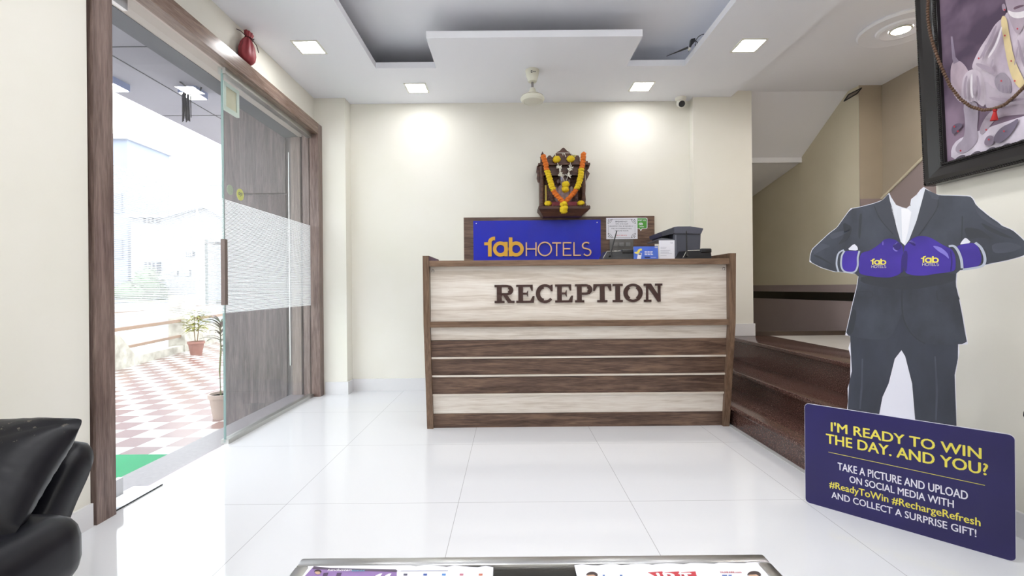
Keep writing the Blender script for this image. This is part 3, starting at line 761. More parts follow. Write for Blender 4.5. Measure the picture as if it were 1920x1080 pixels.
# ================================================================== THINGS ON THE DESK TOP
DZ = 1.188
def radio_phone(px0, px1, ax0, ax1, atop, label):
    y = 3.235
    x0, x1 = P(px0, 486, y).x, P(px1, 486, y).x
    o = thing('desk_phone', ((x0 + x1) / 2, y, DZ), label, 'telephone', 'antenna phones on the desk')
    W = x1 - x0
    q = MB(); a, b = x0, x1 - .004
    q.grid([[(a, y, DZ), (b, y, DZ), (b, y + .17, DZ), (a, y + .17, DZ)], [(a + .004, y + .002, DZ + .012), (b - .002, y + .002, DZ + .012), (b - .002, y + .17, DZ + .012), (a + .004, y + .17, DZ + .012)],
            [(a + .032, y + .012, DZ + .058), (b - .004, y + .012, DZ + .060), (b - .004, y + .16, DZ + .064), (a + .032, y + .16, DZ + .064)]], True)
    q.bm.verts.ensure_lookup_table(); q.bm.faces.new(q.bm.verts[8:12]); q.bm.faces.new(q.bm.verts[0:4][::-1]); q.build('base', BLACK, o)
    q = MB(); q.rbox(x0 + W * .62, y + .004, DZ + .042, x1 - .002, y + .15, DZ + .074, .008); q.build('handset', BLACK, o, True)
    q = MB(); q.tube([(x0 + .003, y + .001, DZ + .012), (x0 + .034, y + .011, DZ + .060), (x0 + W * .60, y + .011, DZ + .062)], .0016, 5); q.build('edge_highlight', WHITEP, o)  # white tube drawn as the highlight along the base edge
    A_, B_ = P(ax0, 479, y - .004), P(ax1, atop, y + .004)
    q = MB(); q.cyl(A_, B_, .0052, .0038, 8); q.ball(A_, .008); q.build('antenna', BLACK, o, True)
radio_phone(1130, 1189, 1144, 1156.5, 433, 'black desk phone with tilted antenna in front of the notice')
radio_phone(1280, 1336, 1288, 1287, 433, 'black desk phone with upright antenna in front of the printer')
Zc = lambda a, b, Y: P(1180 + a / 17.455, 445 + b / 17.455, Y)
bc = thing('counter_card', (.95, 3.23, DZ), 'blue printed card standing on the desk beside the left phone', 'card')
cy = 3.225; k0, k1 = Zc(140, 735, cy), Zc(950, 290, cy)
q = MB(); q.loops([(k0.x, cy, DZ), (k1.x, cy, DZ), (k1.x, cy + .012, k1.z), (k0.x + .004, cy + .012, k1.z)], [(k0.x, cy + .002, DZ), (k1.x, cy + .002, DZ), (k1.x, cy + .014, k1.z), (k0.x + .004, cy + .014, k1.z)])
q.build('face', noisy('card_blue', srgb(70, 112, 206), srgb(60, 88, 196), 10, .35), bc)
q = MB(); q.loops([(k0.x, cy + .06, DZ), (k1.x, cy + .06, DZ), (k1.x, cy + .015, k1.z), (k0.x + .004, cy + .015, k1.z)], [(k0.x, cy + .062, DZ), (k1.x, cy + .062, DZ), (k1.x, cy + .017, k1.z), (k0.x + .004, cy + .017, k1.z)]); q.build('back_leg', PAPER, bc)
def fcard(a, b, d):
    p = Zc(a, b, cy); t = (p.z - DZ) / (k1.z - DZ)
    return (p.x, cy + .012 * t - .0006 - .0005 * d, p.z)
q = MB(); q.poly([(175, 480), (260, 470), (300, 400), (360, 365), (425, 368), (420, 430), (370, 430), (345, 480), (320, 520), (260, 545), (180, 520)], fcard); q.build('yellow_print', mat('card_yellow', srgb(228, 212, 96), .5), bc)
q = MB(); q.poly([(290, 510), (415, 510), (375, 715), (250, 715)], fcard)
Tline(q, 'fab', 845, 940, 345, 38, fcard, .04)
for yy, xx in ((480, 790), (525, 775), (575, 795)):
    for j in range(3): q.strip([(508 + j * (xx - 508) / 3, yy - 14), (508 + (j + .82) * (xx - 508) / 3, yy - 14)], 24, fcard)
q.strip([(710, 655), (880, 655)], 8, fcard); q.build('white_print', PAPER, bc)
fcard2 = lambda a, b, d: Vector(fcard(a, b, d)) + Vector((0, -.0007, 0))
q = MB(); q.poly([(305, 525), (395, 525), (388, 570), (300, 570)], fcard2); q.strip([(500, 655), (670, 655)], 44, fcard2); q.build('dark_print', mat('card_navy', srgb(26, 36, 88), .5), bc)
wc = thing('letter_card', (1.1, 3.24, DZ), 'white printed letter card standing beside the blue card', 'card')
cy2 = 3.245; k0, k1 = Zc(975, 725, cy2), Zc(1480, 95, cy2)
q = MB(); q.box(k0.x, cy2, DZ, k1.x, cy2 + .004, k1.z); q.build('sheet', PAPER, wc)
q = MB(); q.loops([(k0.x + .02, cy2 + .07, DZ), (k1.x - .02, cy2 + .07, DZ), (k1.x - .02, cy2 + .005, k1.z - .03), (k0.x + .02, cy2 + .005, k1.z - .03)], [(k0.x + .02, cy2 + .073, DZ), (k1.x - .02, cy2 + .073, DZ), (k1.x - .02, cy2 + .008, k1.z - .03), (k0.x + .02, cy2 + .008, k1.z - .03)]); q.build('back_leg', PAPER, wc)
fl = lambda a, b, d: Zc(a, b, cy2 - .0004 - .0004 * d)
q = MB()
for yy, x1_ in ((320, 1220), (357, 1190), (425, 1330), (462, 1290), (497, 1300), (530, 1400), (600, 1220)): q.strip([(1020, yy), (x1_, yy)], 6, fl)
Tline(q, 'fab', 1345, 1430, 195, 30, fl, .02); q.build('print', mat('pale_ink', srgb(150, 146, 166), .8), wc)
# printer
pr_ = thing('printer', (1.24, 3.58, DZ), 'dark slate laser printer at the right end of the desk', 'printer')
Zp = lambda a, b, Y: P(1120 + a / 8.348, 390 + b / 8.348, Y)
yp = 3.44
def prism_px(pts, d0, d1, name, m, bev=0):
    q = MB(); A_ = [Zp(a, b, yp) + Vector((0, d0, 0)) for a, b in pts]; B_ = [Vector((p.x, yp + d1, p.z)) for p in A_]
    q.loops(A_, B_)
    if bev: bmesh.ops.bevel(q.bm, geom=q.bm.edges[:], offset=bev, segments=2, affect='EDGES')
    return q.build(name, m, pr_, True)
zb0 = DZ
prism_px([(1190, 400), (1622, 400), (1605, 800), (1195, 838)], .0, .30, 'body', SLATE, .004)
prism_px([(1190, 300), (1250, 292), (1440, 290), (1655, 320), (1615, 412), (1190, 405)], -.012, .31, 'scanner_top', mat('printer_slate_light', srgb(86, 88, 102), .45), .004)
prism_px([(990, 378), (1190, 302), (1200, 402), (1010, 445)], -.008, .29, 'output_hood', mat('printer_slate_dark', srgb(64, 66, 76), .4), .003)
prism_px([(1040, 440), (1195, 400), (1195, 500), (1050, 480)], .10, .29, 'output_slot', mat('printer_black', srgb(30, 31, 36), .5))
prism_px([(950, 490), (1010, 468), (1195, 492), (1195, 510), (960, 505)], .0, .28, 'paper_tray', mat('printer_tray', srgb(104, 106, 116), .45))
prism_px([(1215, 420), (1235, 420), (1240, 780), (1222, 782)], -.003, .0, 'front_groove', mat('printer_edge', srgb(120, 122, 134), .4))
c = Zp(1200, 806, yp)
box('feet', BLACK, (c.x, yp + .02, DZ), (c.x + .16, yp + .28, c.z + .02), pr_)
box('sheet_stack', PAPER, (c.x - .0, 3.30, DZ), (c.x + .055, 3.42, DZ + .008), None)
tag(bpy.data.objects['sheet_stack'], 'small stack of white paper beside the white letter card', 'paper')

# ================================================================== WALL SHRINE
Zs = lambda a, b, Y: P(980 + a / 6.747, 260 + b / 6.747, Y)
SF = 4.32                       # front of the shrine
TEAK = wood('carved_teak', srgb(52, 30, 24), srgb(84, 52, 40), srgb(108, 70, 52), 'X', .4, 4)
sh = thing('wooden_shrine', (.34, 4.43, 1.68), 'carved dark wooden shrine hung with marigolds above the walnut board', 'shrine')
c0, c1_ = Zs(205, 850, SF), Zs(850, 850, SF)
b0, b1_ = Zs(260, 985, SF + .06), Zs(745, 985, SF + .06)
yb_ = YB - .001
q = MB()
q.loops([(b0.x, SF + .06, b0.z), (b1_.x, SF + .06, b0.z), (b1_.x, yb_, b0.z), (b0.x, yb_, b0.z)], [(c0.x, SF, c0.z - .03), (c1_.x, SF, c0.z - .03), (c1_.x, yb_, c0.z - .03), (c0.x, yb_, c0.z - .03)])
q.box(c0.x - .004, SF - .004, c0.z - .03, c1_.x + .004, yb_, c0.z - .006); q.build('base', TEAK, sh)
q = MB()
n_ = 34
for i in range(n_): q.ball((c0.x + (c1_.x - c0.x) * (i + .5) / n_, SF, c0.z - .003), .0062, (1, 1, 1), 6, 4)
q.build('beaded_trim', TEAK, sh, True)
px_l, px_r = Zs(245, 500, SF + .03).x, Zs(770, 500, SF + .03).x
ztop = Zs(500, 330, SF).z; zbot = c0.z
for x in (px_l, px_r):
    hh = ztop - zbot
    q = MB(); q.lathe([(.024, 0), (.024, .02), (.018, .03), (.021, .06), (.017, hh * .3), (.021, hh * .5), (.016, hh * .75), (.022, hh - .04), (.026, hh - .02), (.026, hh)], (x, SF + .035, zbot), 14); q.build('column', TEAK, sh, True)
box('back', TEAK, (px_l - .02, yb_ - .015, zbot), (px_r + .02, yb_, ztop + .02), sh)
for x, n_ in ((px_l - .02, 'side_panel'), (px_r + .008, 'side_panel')): box(n_, TEAK, (x, SF + .07, zbot), (x + .012, yb_, ztop), sh)
r0, r1_ = Zs(195, 320, SF), Zs(850, 320, SF)
q = MB(); q.box(r0.x, SF - .02, ztop - .004, r1_.x, yb_, ztop + .012); q.box(r0.x + .02, SF - .01, ztop + .012, r1_.x - .02, yb_, ztop + .03); q.build('cornice', TEAK, sh)
box('lintel', TEAK, (px_l, SF + .02, Zs(0, 460, SF).z), (px_r, SF + .04, ztop - .002), sh)
crest = [(310, 310), (310, 235), (330, 212), (352, 212), (375, 238), (395, 215), (425, 175), (470, 152), (495, 125), (515, 113), (535, 125), (560, 152), (600, 175), (640, 215), (660, 238), (680, 212), (705, 212), (722, 240), (722, 310)]
q = MB(); q.loops([Zs(a, b, SF + .02) for a, b in crest], [Zs(a, b, SF + .02) + Vector((0, .025, 0)) for a, b in crest]); q.build('crest', TEAK, sh)
for a_, top in ((252, 160), (770, 160)):
    c = Zs(a_, 310, SF + .03); t_ = Zs(a_, top, SF + .03).z - c.z
    q = MB(); q.lathe([(.022, 0), (.022, t_ * .45), (.026, t_ * .5), (.014, t_ * .6), (.018, t_ * .7), (.008, t_ * .85), (.0005, t_)], c, 12); q.build('finial', TEAK, sh, True)
for pts in ([(215, 330), (180, 345), (172, 420), (185, 440), (178, 500), (190, 545), (215, 560)], [(800, 330), (855, 325), (835, 380), (815, 400), (850, 440), (830, 480), (805, 530)]):
    q = MB(); q.loops([Zs(a, b, SF + .05) for a, b in pts], [Zs(a, b, SF + .05) + Vector((0, .03, 0)) for a, b in pts]); q.build('bracket', TEAK, sh)
# idol and cloth in the shrine
id_ = thing('idol', (.33, 4.42, zbot), 'silvery seated idol on pink cloth inside the wooden shrine', 'figurine')
c = Zs(520, 840, SF + .12); c.z = zbot
ST = noisy('silver_pink_idol', srgb(150, 120, 124), srgb(188, 172, 172), 40, .4)
q = MB(); q.ball((c.x, c.y, zbot + .085), .085, (1.0, .6, .62), 16, 10); q.ball((c.x, c.y, zbot + .16), .06, (1.0, .7, 1.2)); q.ball((c.x, c.y - .01, zbot + .25), .04, (.9, .85, 1.1))
for s in (-1, 1):
    q.ball((c.x + s * .075, c.y - .01, zbot + .15), .024, (.9, .9, 2.2)); q.ball((c.x + s * .05, c.y, zbot + .255), .02, (.7, .4, 1.1))
q.lathe([(.042, 0), (.036, .02), (.02, .05), (.001, .08)], (c.x, c.y - .005, zbot + .275), 12); q.build('body', ST, id_, True)
q = MB(); q.rbox(px_l + .05, SF + .06, zbot, px_r - .05, yb_ - .03, zbot + .05, .012); q.build('cloth', noisy('pink_cloth', srgb(142, 62, 76), srgb(170, 90, 100), 20, .8), id_, True)
box('backdrop', noisy('patterned_backdrop', srgb(96, 52, 50), srgb(158, 130, 124), 60, .7), (px_l + .03, yb_ - .03, zbot + .05), (px_r - .03, yb_ - .02, ztop - .07), id_)
q = MB(); c2 = Zs(495, 505, SF + .03); q.ball(c2, .012, (.9, .8, 2.1)); q.build('pale_bud', mat('lilac_bud', srgb(196, 196, 226), .5), id_, True)
c = Zs(648, 200, SF + .10)
q = MB(); q.lathe([(.038, 0), (.036, .035), (.04, .04), (.036, .075), (.034, .08)], (c.x, c.y, ztop + .03), 16)
o = q.build('flower_pot', noisy('straw_yellow', srgb(178, 172, 96), srgb(196, 190, 120), 20, .6), None, True); tag(o, 'small yellow pot on the roof of the wooden shrine', 'pot')
# marigolds
YEL = noisy('yellow_marigold', srgb(242, 216, 40), srgb(216, 176, 16), 90, .8); ORA = noisy('orange_marigold', srgb(236, 134, 48), srgb(206, 98, 24), 90, .8)
def flower_mesh(name, m):
    q = MB(); t = bmesh.new(); bmesh.ops.create_icosphere(t, subdivisions=3, radius=1)
    for v in t.verts: v.co *= 1 + .26 * noise.noise(v.co * 5.3) + random.uniform(-.07, .07)
    q.merge(t); o = q.build(name, m, None, True, 80); me = o.data; bpy.data.objects.remove(o); return me
FM = {'Y': flower_mesh('marigold_yellow', YEL), 'O': flower_mesh('marigold_orange', ORA)}
def flower(parent, p, r, k, sq=.75, name='marigold'):
    o = bpy.data.objects.new(name, FM[k]); COL.objects.link(o); o.parent = parent
    o.location = Vector(p) - parent.location; o.scale = (r, r, r * sq); o.rotation_euler = (random.uniform(-.3, .3), random.uniform(-.5, .5), random.uniform(0, 6))
    return o
gl_ = thing('marigold_garland', (.34, SF - .04, 1.75), 'thick orange and yellow marigold garland draped on the wooden shrine', 'garland')
def along_px(pts, n):
    seg = [0]
    for i in range(1, len(pts)): seg.append(seg[-1] + math.dist(pts[i][:2], pts[i - 1][:2]))
    out = []
    for k in range(n):
        s = seg[-1] * k / (n - 1); i = max(j for j in range(len(seg)) if seg[j] <= s + 1e-6); i = min(i, len(pts) - 2)
        t = (s - seg[i]) / (seg[i + 1] - seg[i]); out.append((pts[i][0] + (pts[i + 1][0] - pts[i][0]) * t, pts[i][1] + (pts[i + 1][1] - pts[i][1]) * t))
    return out
GY = SF - .045
strL = [(262, 225), (290, 320), (305, 390), (335, 490), (375, 625), (410, 695), (500, 790)]
strR = [(770, 195), (757, 320), (740, 400), (735, 470), (705, 590), (660, 670), (560, 780)]
for sp in (strL, strR):
    for a_, b_ in along_px(sp, 20):
        k = 'O' if b_ < 385 or b_ > 645 else 'Y'
        flower(gl_, Zs(a_, b_, GY), .0275 if k == 'Y' else .025, k)
for a_, b_, r_ in ((520, 830, .034), (520, 885, .040), (518, 915, .034)): flower(gl_, Zs(a_, b_, GY), r_, 'Y')
q = MB(); q.tube([Zs(a, b, GY) for a, b in strL + [(520, 830)] + strR[::-1]], .004, 6)
for a_, b_ in ((350, 650), (690, 650), (520, 850), (320, 430), (740, 412)): q.lathe([(.014, -.004), (.026, 0), (.014, .004)], Zs(a_, b_, GY), 10)
q.build('string', mat('green_string', srgb(70, 84, 40), .8), gl_)
jg = thing('tuberose_garland', (.34, SF - .03, 1.85), 'thin white tuberose garland with yellow flowers inside the larger garland', 'garland')
q = MB(); JY = SF - .03
q.tube([Zs(a, b, JY) for a, b in ((412, 190), (430, 285), (465, 370), (495, 455), (540, 570), (572, 470), (595, 370), (608, 280), (640, 230))], .0032, 6)
q.tube([Zs(a, b, JY + .03) for a, b in ((418, 180), (600, 180), (642, 235))], .0025, 6); q.tube([Zs(a, b, JY + .02) for a, b in ((500, 185), (510, 215), (518, 180), (530, 190), (545, 230))], .0025, 6)
q.build('string', mat('white_string', srgb(236, 232, 222), .7), jg)
for (a_, b_), name in zip(((465, 370), (600, 370), (490, 452), (575, 470)), ['tuberose'] * 4):
    q = MB(); cc = Zs(a_, b_, JY - .005)
    for k in range(14):
        d = Vector((random.gauss(0, 1), random.gauss(0, .5), random.gauss(0, 1))).normalized() * random.uniform(.022, .034); q.cyl(cc, cc + d, .0016, .0042, 5)
    q.build(name, mat('white_petal', srgb(240, 238, 228), .6), jg)
for a_, b_, r_ in ((430, 262, .036), (610, 256, .036), (545, 580, .036), (540, 642, .034)): flower(jg, Zs(a_, b_, JY - .005), r_, 'Y', .85)
for a_, b_, lab in ((322, 820, 'loose yellow marigold at the left of the shrine tray'), (735, 816, 'loose yellow marigold at the right of the shrine tray')):
    o = thing('marigold_bloom', Zs(a_, b_, SF + .02), lab, 'flower'); flower(o, o.location, .034, 'Y', .7, 'flower_head')
    o2 = MB(); o2.cyl(o.location, o.location + Vector((0, .03, -.02)), .004, n=6); o2.build('stalk', mat('stalk', srgb(80, 100, 40), .8), o)
q = MB(); q.cyl(Zs(295, 830, SF + .04), Zs(292, 590, SF + .04), .009, n=8); tag(q.build('incense_stick', mat('incense_yellow', srgb(206, 184, 92), .6)), 'yellow stick standing against the left shrine column', 'stick')

# ================================================================== CEILING FIXTURES
def panel(x, y, label, led=None, CZ=CZ):
    o = thing('ceiling_light', (x, y, CZ), label, 'light', 'square ceiling lights')
    q = MB(); s, t = .098, .084
    for a in ((-s, -s, s, -t), (-s, t, s, s), (-s, -t, -t, t), (t, -t, s, t)): q.box(x + a[0], y + a[1], CZ - .006, x + a[2], y + a[3], CZ)
    q.build('frame', WHITEP, o)
    box('diffuser', led or LED, (x - t, y - t, CZ - .004), (x + t, y + t, CZ - .001), o)
panel(-1.487, 3.46, 'square ceiling light nearest the hanging red bag')
panel(-.83, 4.18, 'square ceiling light over the left of the back wall')
panel(1.203, 4.19, 'square ceiling light over the right of the back wall')
panel(1.813, 3.49, 'square ceiling light at the right above the steps')
for x in (-.5, .9):  # tray panels out of view, added to brighten the lobby
    for y in (.4, 1.25, 2.1):
        panel(x, y, 'added square fill light in the recessed tray, unseen above the viewpoint', LED_FILL, UZ)
for x in (-1.1, .2, 1.5):  # unseen panels added behind the camera as extra fill
    for y in (-1.0, -2.4):
        panel(x, y, 'added square fill light over the lobby, unseen behind the viewpoint', LED_FILL)
rs = thing('ceiling_rosette', (2.85, 3.36, 2.868), 'round plaster ceiling rosette with a warm lamp over the stair hall', 'light')
q = MB(); q.lathe([(.255, 0), (.262, -.012), (.25, -.026), (.235, -.022), (.15, -.018), (.145, -.03), (.125, -.034), (.105, -.024), (.072, -.02), (.072, 0)], (2.85, 3.36, 2.868), 48); q.build('plaster_ring', CEILW, rs, True)
q = MB(); q.lathe([(.07, -.024), (.066, -.03), (.056, -.03), (.056, -.02)], (2.85, 3.36, 2.868), 32, (0, 0, 1), False); q.build('lamp_rim', WHITEP, rs, True)
q = MB(); q.cyl((2.85, 3.36, 2.843), (2.85, 3.36, 2.848), .055, n=28); q.build('lamp', WLED, rs)
copy_tree(rs, (2.85, 2.55, 2.868))['label'] = 'added second rosette lamp brightening the stair hall, out of the picture'  # unseen copy added to lift the light in the stair hall
c = PZ(998, 132, CZ)
fa = thing('ceiling_fan', (c.x, c.y, CZ), 'cream ceiling fan hub hanging from the false ceiling tongue', 'fan')
FANM = mat('fan_cream', srgb(226, 224, 208), .35)
q = MB(); q.lathe([(.058, 0), (.058, -.006), (.05, -.05), (.036, -.095), (.024, -.10), (.010, -.10)], c, 24); q.build('canopy', FANM, fa, True)
q = MB(); q.cyl((c.x, c.y, CZ - .10), (c.x, c.y, CZ - .17), .010, n=12); q.build('down_rod', mat('grey_rod', srgb(150, 146, 144), .3, .6), fa, True)
q = MB(); q.lathe([(.012, -.145), (.02, -.15), (.034, -.185), (.04, -.20), (.062, -.202), (.066, -.212), (.09, -.22), (.10, -.236), (.10, -.246), (.088, -.262), (.075, -.266), (.07, -.262), (.04, -.268), (.001, -.27)], c, 32); q.build('motor', FANM, fa, True)
q = MB(); q.lathe([(.0875, -.217), (.091, -.219), (.0905, -.2225)], c, 32, (0, 0, 1), False); q.build('trim_ring', mat('gold_trim', srgb(120, 100, 60), .3, .5), fa)
fn = lambda a, b, d: (c.x + a, c.y - .0545 - .001 * d, CZ - .035 + b)
q = MB(); q.strip([(-.012, -.008), (-.012, .008), (-.004, .008), (-.004, -.008)], .004, fn, True)
for k in range(3): q.strip([(.004 + k * .008, 0), (.009 + k * .008, 0)], .006, fn)
q.build('badge', KI, fa)
cc = Vector((1.655, 4.455, CZ))
cv = thing('security_camera', cc, 'white dome security camera on the ceiling by the right pillar', 'camera')
q = MB(); q.lathe([(.052, 0), (.052, -.012), (.042, -.03), (.036, -.032)], cc, 24); q.build('mount', WHITEP, cv, True)
q = MB(); q.ball(cc + Vector((0, 0, -.052)), .04, (1, 1, 1), 20, 14); q.build('eyeball', WHITEP, cv, True)
d_ = Vector((-.1, -.85, -.45)).normalized(); k_ = cc + Vector((0, 0, -.052))
q = MB(); q.cyl(k_ + d_ * .022, k_ + d_ * .046, .030, n=20); q.build('lens', mat('camera_lens', (.02, .02, .024), .15), cv, True)
q = MB(); q.lathe([(.030, 0), (.034, .002), (.034, .012), (.030, .012)], k_ + d_ * .036, 20, d_, False); q.build('lens_rim', WHITEP, cv, True)
# aerial clipped to the tray edge
an = thing('router_aerial', (1.44, 3.6, CZ + .05), 'black aerial and looped cable on the right edge of the ceiling tray', 'aerial')
pa = lambda x, y, Y=3.62: P(1230 + x / 13.5, 50 + y / 13.5, Y)
q = MB(); q.cyl(pa(265, 750, 3.66), pa(815, 525, 3.6), .002, .0085, 8); q.build('aerial_rod', BLACK, an)
q = MB(); q.loops([pa(890, 310), pa(990, 285), pa(1000, 360), pa(905, 470), pa(850, 610)], [p + Vector((0, .03, 0)) for p in (pa(890, 310), pa(990, 285), pa(1000, 360), pa(905, 470), pa(850, 610))]); q.build('clip', BLACK, an)
q = MB(); q.tube([pa(960, 340), pa(1030, 370), pa(1062, 450), pa(1045, 515), pa(1010, 515), pa(990, 460), pa(1000, 370)], .003, 6); q.tube([pa(1000, 350), pa(1080, 250), pa(1160, 200), pa(1215, 190)], .003, 6); q.build('cable', BLACK, an)
q = MB(); q.cyl(pa(845, 590, 3.61), pa(845, 540, 3.61), .012, n=8); q.build('connector', WHITEP, an)
# gap cover in the hall ceiling corner
pa2 = lambda x, y: P(1360 + x / 2.843, y / 2.843, 4.33)
q = MB(); pp = [pa2(632, 540), pa2(655, 505), pa2(725, 470), pa2(700, 500)]
q.loops(pp, [p + Vector((0, .015, 0)) for p in pp]); cp = thing('ceiling_hatch', pa2(680, 505), 'small black edged hatch at the corner of the hall ceiling', 'hatch'); q.build('panel', mat('hatch_grey', srgb(150, 140, 130), .6), cp)
q = MB(); q.tube([p + Vector((0, -.004, 0)) for p in pp + pp[:1]], .006, 6); q.build('rim', BLACK, cp)
# red drawstring bag hanging above the door frame
bgc = PX(462, 85, -1.80)
rb = thing('hanging_bag', (bgc.x, bgc.y, 2.56), 'red drawstring cloth bag hanging on the wall above the door frame', 'bag')
REDC = noisy('red_cloth', srgb(128, 36, 44), srgb(164, 62, 70), 9, .55, (3, 3, .6), .2)
M_ = Matrix.Translation((bgc.x, bgc.y, 2.565)) @ Matrix.Rotation(R(-8), 4, 'X')
q = MB(); q.M = M_
rows = []
for r_, z in ((.02, 0), (.05, .006), (.07, .03), (.072, .07), (.058, .12), (.04, .155), (.022, .175), (.034, .195), (.04, .215)):
    rows.append([((r_ * (1 + .10 * math.cos(9 * t) * min(1, z / .1))) * .62 * math.cos(t), (r_ * (1 + .10 * math.cos(9 * t) * min(1, z / .1))) * math.sin(t), z) for t in [2 * math.pi * i / 54 for i in range(54)]])
G = q.grid(rows, True); q.bm.faces.new(G[0][::-1]); q.bm.faces.new(G[-1]); q.build('pouch', REDC, rb, True, 60)
q = MB(); q.M = M_; q.lathe([(.020, .170), (.027, .175), (.020, .18)], (0, 0, 0), 14); q.tube([(.02, .01, .175), (.03, .05, .16), (.035, .075, .12)], .003, 5); q.tube([(0, .02, .18), (.01, .05, .21), (0, .045, .18)], .003, 5)
q.tube([(0, -.02, .178), (-.03, -.05, .20), (-.05, -.06, .205)], .003, 5); q.build('drawstring', mat('dark_cord', srgb(50, 20, 24), .8), rb)

# ================================================================== PORTRAIT ON THE RIGHT WALL
PXW = 1.985; KT = .04
fp = thing('framed_portrait', (PXW, 1.75, 1.46), 'large black framed portrait of a seated robed figure on the right wall', 'picture')
def PW(px, py, off=0.0):
    a, b = ray(px, py); X0 = PXW - off
    Y = (X0 + .46 * KT) / (a - KT * b)
    return Vector((a * Y, Y, EYE - b * Y))
o3 = lambda yy, zz, off: Vector((PXW - off - KT * (zz - 1.46), yy, zz))
FY0, FZ0, FW, FH = 2.165, 1.455, .92, 1.05     # far bottom corner, width towards the camera, height
EB = mat('ebony_frame', srgb(26, 24, 24), .25, 0, .5); EB2 = mat('ebony_moulding', srgb(34, 31, 30), .28, 0, .35)
def ring(i0, i1, d0, d1, name, m):
    q = MB()
    O = [(FY0 - i0, FZ0 + i0), (FY0 - FW + i0, FZ0 + i0), (FY0 - FW + i0, FZ0 + FH - i0), (FY0 - i0, FZ0 + FH - i0)]
    I = [(FY0 - i1, FZ0 + i1), (FY0 - FW + i1, FZ0 + i1), (FY0 - FW + i1, FZ0 + FH - i1), (FY0 - i1, FZ0 + FH - i1)]
    for k in range(4):
        j = (k + 1) % 4
        q.loops([o3(*O[k], 0), o3(*O[j], 0), o3(*I[j], 0), o3(*I[k], 0)], [o3(*O[k], d0), o3(*O[j], d0), o3(*I[j], d1), o3(*I[k], d1)])
    return q.build(name, m, fp)
ring(0, .012, .045, .05, 'frame_outer', EB)
ring(.012, .03, .052, .05, 'frame_step', EB2)
ring(.03, .07, .05, .036, 'frame_cove', EB2)
ring(.07, .088, .038, .03, 'frame_inner', EB)
def beads(inset, off, r, step, name):
    q = MB(); a0, a1 = FY0 - inset, FY0 - FW + inset; b0_, b1_ = FZ0 + inset, FZ0 + FH - inset
    y = a0
    while y > a1:
        q.ball(o3(y, b0_, off), r, (1, 1, 1), 6, 4); y -= step
    z = b0_
    while z < b1_:
        q.ball(o3(a0, z, off), r, (1, 1, 1), 6, 4); z += step
    q.build(name, EB, fp, True)
beads(.082, .036, .0055, .0095, 'inner_beading'); beads(.008, .048, .006, .0095, 'outer_beading')
q = MB(); q.loops([o3(FY0 - .08, FZ0 + .08, .012), o3(FY0 - FW + .08, FZ0 + .08, .012), o3(FY0 - FW + .08, FZ0 + FH - .08, .012), o3(FY0 - .08, FZ0 + FH - .08, .012)],
                  [o3(FY0 - .08, FZ0 + .08, .016), o3(FY0 - FW + .08, FZ0 + .08, .016), o3(FY0 - FW + .08, FZ0 + FH - .08, .016), o3(FY0 - .08, FZ0 + FH - .08, .016)])
canvas = q.build('canvas', noisy('mauve_backdrop_print', srgb(78, 64, 82), srgb(140, 120, 138), 2.6, .4, lo=.38, hi=.62, spec=.2), fp)
lay = [0]
def paint(pts, col, name='painted_area', n2=None, sm=True):
    lay[0] += 1; off = .0162 + lay[0] * .00035
    pp = pts
    if sm:                       # round the outline
        for _ in range(2):
            out = []
            for i in range(len(pp)):
                a_, b_ = pp[i], pp[(i + 1) % len(pp)]
                out += [(a_[0] * .75 + b_[0] * .25, a_[1] * .75 + b_[1] * .25), (a_[0] * .25 + b_[0] * .75, a_[1] * .25 + b_[1] * .75)]
            pp = out
    W_ = lambda a, b, o_: PW(1720 + a / 3.0, b / 3.0, o_)
    q = MB(); q.loops([W_(a, b, off) for a, b in pp], [W_(a, b, off + .0003) for a, b in pp])
    m = noisy('print_%d' % lay[0], srgb(*col), srgb(*(n2 or [max(0, int(c * .86)) for c in col])), 16, .35, (1, 1, .5))
    return q.build(name, m, canvas)
paint([(190, 930), (190, 800), (330, 740), (480, 690), (640, 640), (900, 560), (900, 760), (640, 830)], (218, 208, 222), 'painted_cloth')
paint([(188, 350), (235, 335), (280, 380), (300, 440), (300, 540), (250, 590), (200, 530), (186, 470)], (196, 176, 190), 'painted_bolster')
paint([(188, 205), (198, 205), (215, 320), (235, 345), (205, 360), (196, 330)], (150, 136, 156), 'painted_spout', sm=False)
paint([(505, 60), (490, 95), (440, 130), (400, 200), (345, 280), (300, 380), (330, 400), (370, 440), (380, 480), (640, 620), (900, 600), (900, 260), (760, 120), (690, 90)], (206, 194, 204), 'painted_robe', (168, 152, 168))
paint([(425, 615), (600, 555), (900, 560), (900, 640), (640, 640), (450, 655), (400, 720), (362, 765), (345, 735), (380, 660)], (172, 158, 172), 'painted_leg')
paint([(365, 430), (450, 520), (620, 520), (900, 520), (900, 600), (600, 575), (440, 615), (375, 610)], (188, 175, 188), 'painted_lap')
paint([(252, 570), (335, 565), (345, 640), (335, 720), (345, 790), (290, 850), (235, 868), (210, 845), (225, 810), (262, 780), (272, 690)], (168, 156, 172), 'painted_shin')
paint([(250, 470), (262, 420), (300, 388), (345, 395), (372, 440), (386, 520), (380, 605), (350, 590), (325, 565), (290, 578), (245, 572)], (214, 203, 212), 'painted_knee', (180, 166, 180))
paint([(432, 440), (470, 402), (505, 420), (528, 465), (533, 515), (495, 528), (455, 512), (436, 478)], (160, 148, 162), 'painted_hand')
for i, (a_, b_) in enumerate(((452, 470), (472, 478), (492, 482), (512, 480))): paint([(a_, b_), (a_ + 14, b_), (a_ + 16, b_ + 42), (a_ + 4, b_ + 44)], (148, 136, 152), 'painted_finger')
paint([(465, 95), (500, 85), (518, 200), (545, 340), (620, 490), (600, 515), (545, 470), (512, 380), (486, 240)], (228, 206, 156), 'painted_stole')
